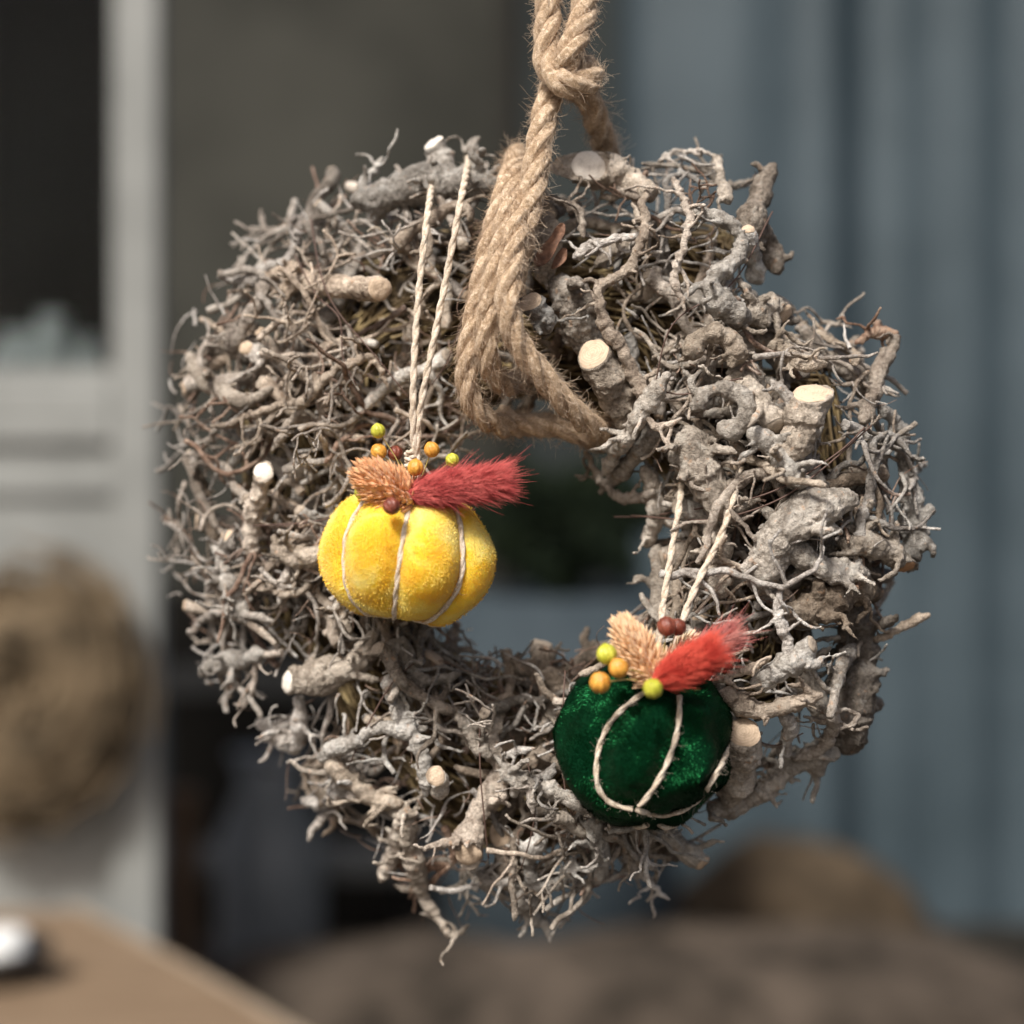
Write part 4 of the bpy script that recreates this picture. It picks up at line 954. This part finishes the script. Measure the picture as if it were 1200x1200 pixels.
# things between door and wall
M_rust = plain("rusty_brown", (.11,.065,.038), (.17,.105,.062), 8); M_zinc = plain("dull_zinc", (.13,.14,.145), (.19,.20,.205), 8, .4, .5)
q = B(215, 1105, 3.7); bs = new_obj("timber_stake", box_mesh("timber_stake", -.03, .03, -.03, .03, 0, q.z+.0+(1105-925)*PX*3.7, .008), M_rust, None, (q.x, q.y, 0)); tag(bs, "rusty brown upright timber stump left of the zinc bucket", "post")
q = B(318, 1060, 3.9); h = (1060-880)*PX*3.9+q.z
bk = thing("zinc_bucket", "dull grey zinc milk churn standing in the dark corner", "churn", (q.x, q.y, 0)); bk['label'] = "dull grey tall zinc churn standing in the dark left of the wreath's foot"
new_obj("churn_body", lathe_mesh("churn_body", [(0,0),(.11,0),(.12,.03),(.12,h*.72),(.07,h*.88),(.085,h),(.07,h),(.06,h*.88),(0,h*.7)]), M_zinc, bk)
new_obj("rim", lathe_mesh("rim", [(.088,h-.02),(.094,h-.012),(.094,h+.002),(.088,h+.006)]), M_zinc, bk)
bk.name = "zinc_churn"
bench = thing("garden_bench", "grey weathered bench whose rail shows below the left of the wreath", "bench", (B(330,0,4.4).x, 3.4, 0))
M_grey = plain("weathered_board", (.10,.10,.092), (.15,.15,.14), 10)
zz = B(0, 800, 4.4).z; z2 = B(0, 1000, 4.4).z
for nm, q in (("seat_board", (-.42,.60,-.14,.0,z2-.04,z2)), ("seat_board", (-.42,.60,.02,.16,z2-.04,z2)), ("back_rail", (-.42,.60,.17,.20,zz-.05,zz+.03)), ("leg", (-.40,-.34,-.12,-.06,0,z2-.042)), ("leg", (.52,.58,-.12,-.06,0,z2-.042)), ("leg", (-.40,-.34,.171,.23,0,zz-.052)), ("leg", (.52,.58,.171,.23,0,zz-.052))):
    new_obj(nm, box_mesh(nm, *q, .004), M_grey, bench)
# dark cabinet behind
cb = new_obj("dark_cabinet", box_mesh("dark_cabinet", B(196,0,4.9).x, B(470,0,4.9).x, 3.82, 4.15, 0, B(0,690,4.9).z, .008), M_dark); tag(cb, "low black cabinet behind the bench in the left background", "cabinet")
# evergreen in a pot seen through the hole
pp = thing("potted_evergreen", "dark green evergreen in a tall blue grey planter showing through the wreath's hole", "plant", (B(655,0,3.6).x, 2.6, 0))
M_pot = plain("blue_grey_planter", (.024,.034,.042), (.036,.049,.058), 8); M_needle = plain("dark_foliage", (.006,.013,.007), (.018,.028,.012), 12)
zc = B(0, 618, 3.6).z; zp = B(0, 694, 3.6).z; new_obj("pot", lathe_mesh("pot", [(0,0),(.24,0),(.27,zp),(.255,zp),(.245,zp-.05),(0,zp-.05)]), M_pot, pp)
V_, F_ = tube_raw(np.array([(0,0,zp-.06),(.005,0,zp),(0,.005,zp+.03),(0,0,zc+.05)]), np.array([.016,.014,.012,.006]), 8); new_obj("stem", mesh_p("stem", V_, F_, True), M_dark, pp)
n = 7000; d = rng.normal(0, 1, (n, 3)); d /= np.linalg.norm(d, axis=1)[:, None]; rr = rng.uniform(.2, 1, n)**.45*(1+.2*np.sin(d[:, 0]*7+d[:, 2]*5)); c = d*rr[:, None]*np.array([.19,.13,.12])+np.array([0, 0, zc])
tdir = d+rng.normal(0, .5, (n, 3)); tdir /= np.linalg.norm(tdir, axis=1)[:, None]; s = np.cross(tdir, rng.normal(0, 1, (n, 3))); s /= np.linalg.norm(s, axis=1)[:, None]
A0 = c-s*.004; A1 = c+s*.004; A2 = c+tdir*.03+s*.002; A3 = c+tdir*.03-s*.002
o = new_obj("foliage", mesh_q("foliage", np.stack([A0, A1, A2, A3], 1).reshape(-1, 3), np.arange(n*4).reshape(-1, 4), False), M_needle, pp); o['kind'] = 'stuff'
# brown sack heap, lower right
M_sack = plain("brown_sacking", (.038,.031,.024), (.072,.059,.046), 9, .9, .1, .004)
def heap(name, label, px, py, dist, w, h, dpt, seed, cat, pw, ca, cb):
    q = B(px, py, dist); base = B(px, py, dist)
    V, Q = sphere_raw((0, 0, 0), w, dpt, h, 64, 40, lambda th, ph: (abs(math.sin(th))**pw+abs(math.cos(th))**pw)**(-1/pw)*(1+.10*mnoise.noise(Vector((math.cos(ph)*1.6+seed, math.sin(ph)*1.6, th*1.5)))+.03*mnoise.noise(Vector((math.cos(ph)*6+seed, math.sin(ph)*6, th*6)))))
    V[:, 2] = np.maximum(V[:, 2], -h*.0-.0)
    o = new_obj(name, mesh_q(name, V, Q), plain('sacking', ca, cb, 7, .9, .1, .004), None, (q.x, q.y, 0.004)); tag(o, label, cat); return o
z_ = B(0, 955, 4.2).z
heap("burlap_sack", "slumped brown burlap sack against the ribbed wall at lower right", 930, 0, 4.3, .40, B(0, 985, 4.3).z, .22, 3, "sack", 1.9, (.028,.021,.014), (.085,.062,.040))
heap("brown_tarpaulin", "broad low brown cover spread over the ground beneath the wreath", 760, 0, 3.4, .95, B(0, 1094, 3.4).z, .34, 9, "cover", 3.4, (.022,.018,.014), (.075,.059,.046))
pk = new_obj('dark_corner_box', box_mesh('dark_corner_box', B(1075,0,4.4).x, B(1500,0,4.4).x, 3.36, 3.5, 0, B(0,1092,4.4).z, .01), M_dark); tag(pk, 'low dark box added for the blackness at the foot of the ribbed wall in the lower right corner', 'dark box')  # dark box added to blacken the corner under the ribbed wall
tri = sum(len(m.polygons)*2 for m in bpy.data.meshes); print("approx tris", tri)
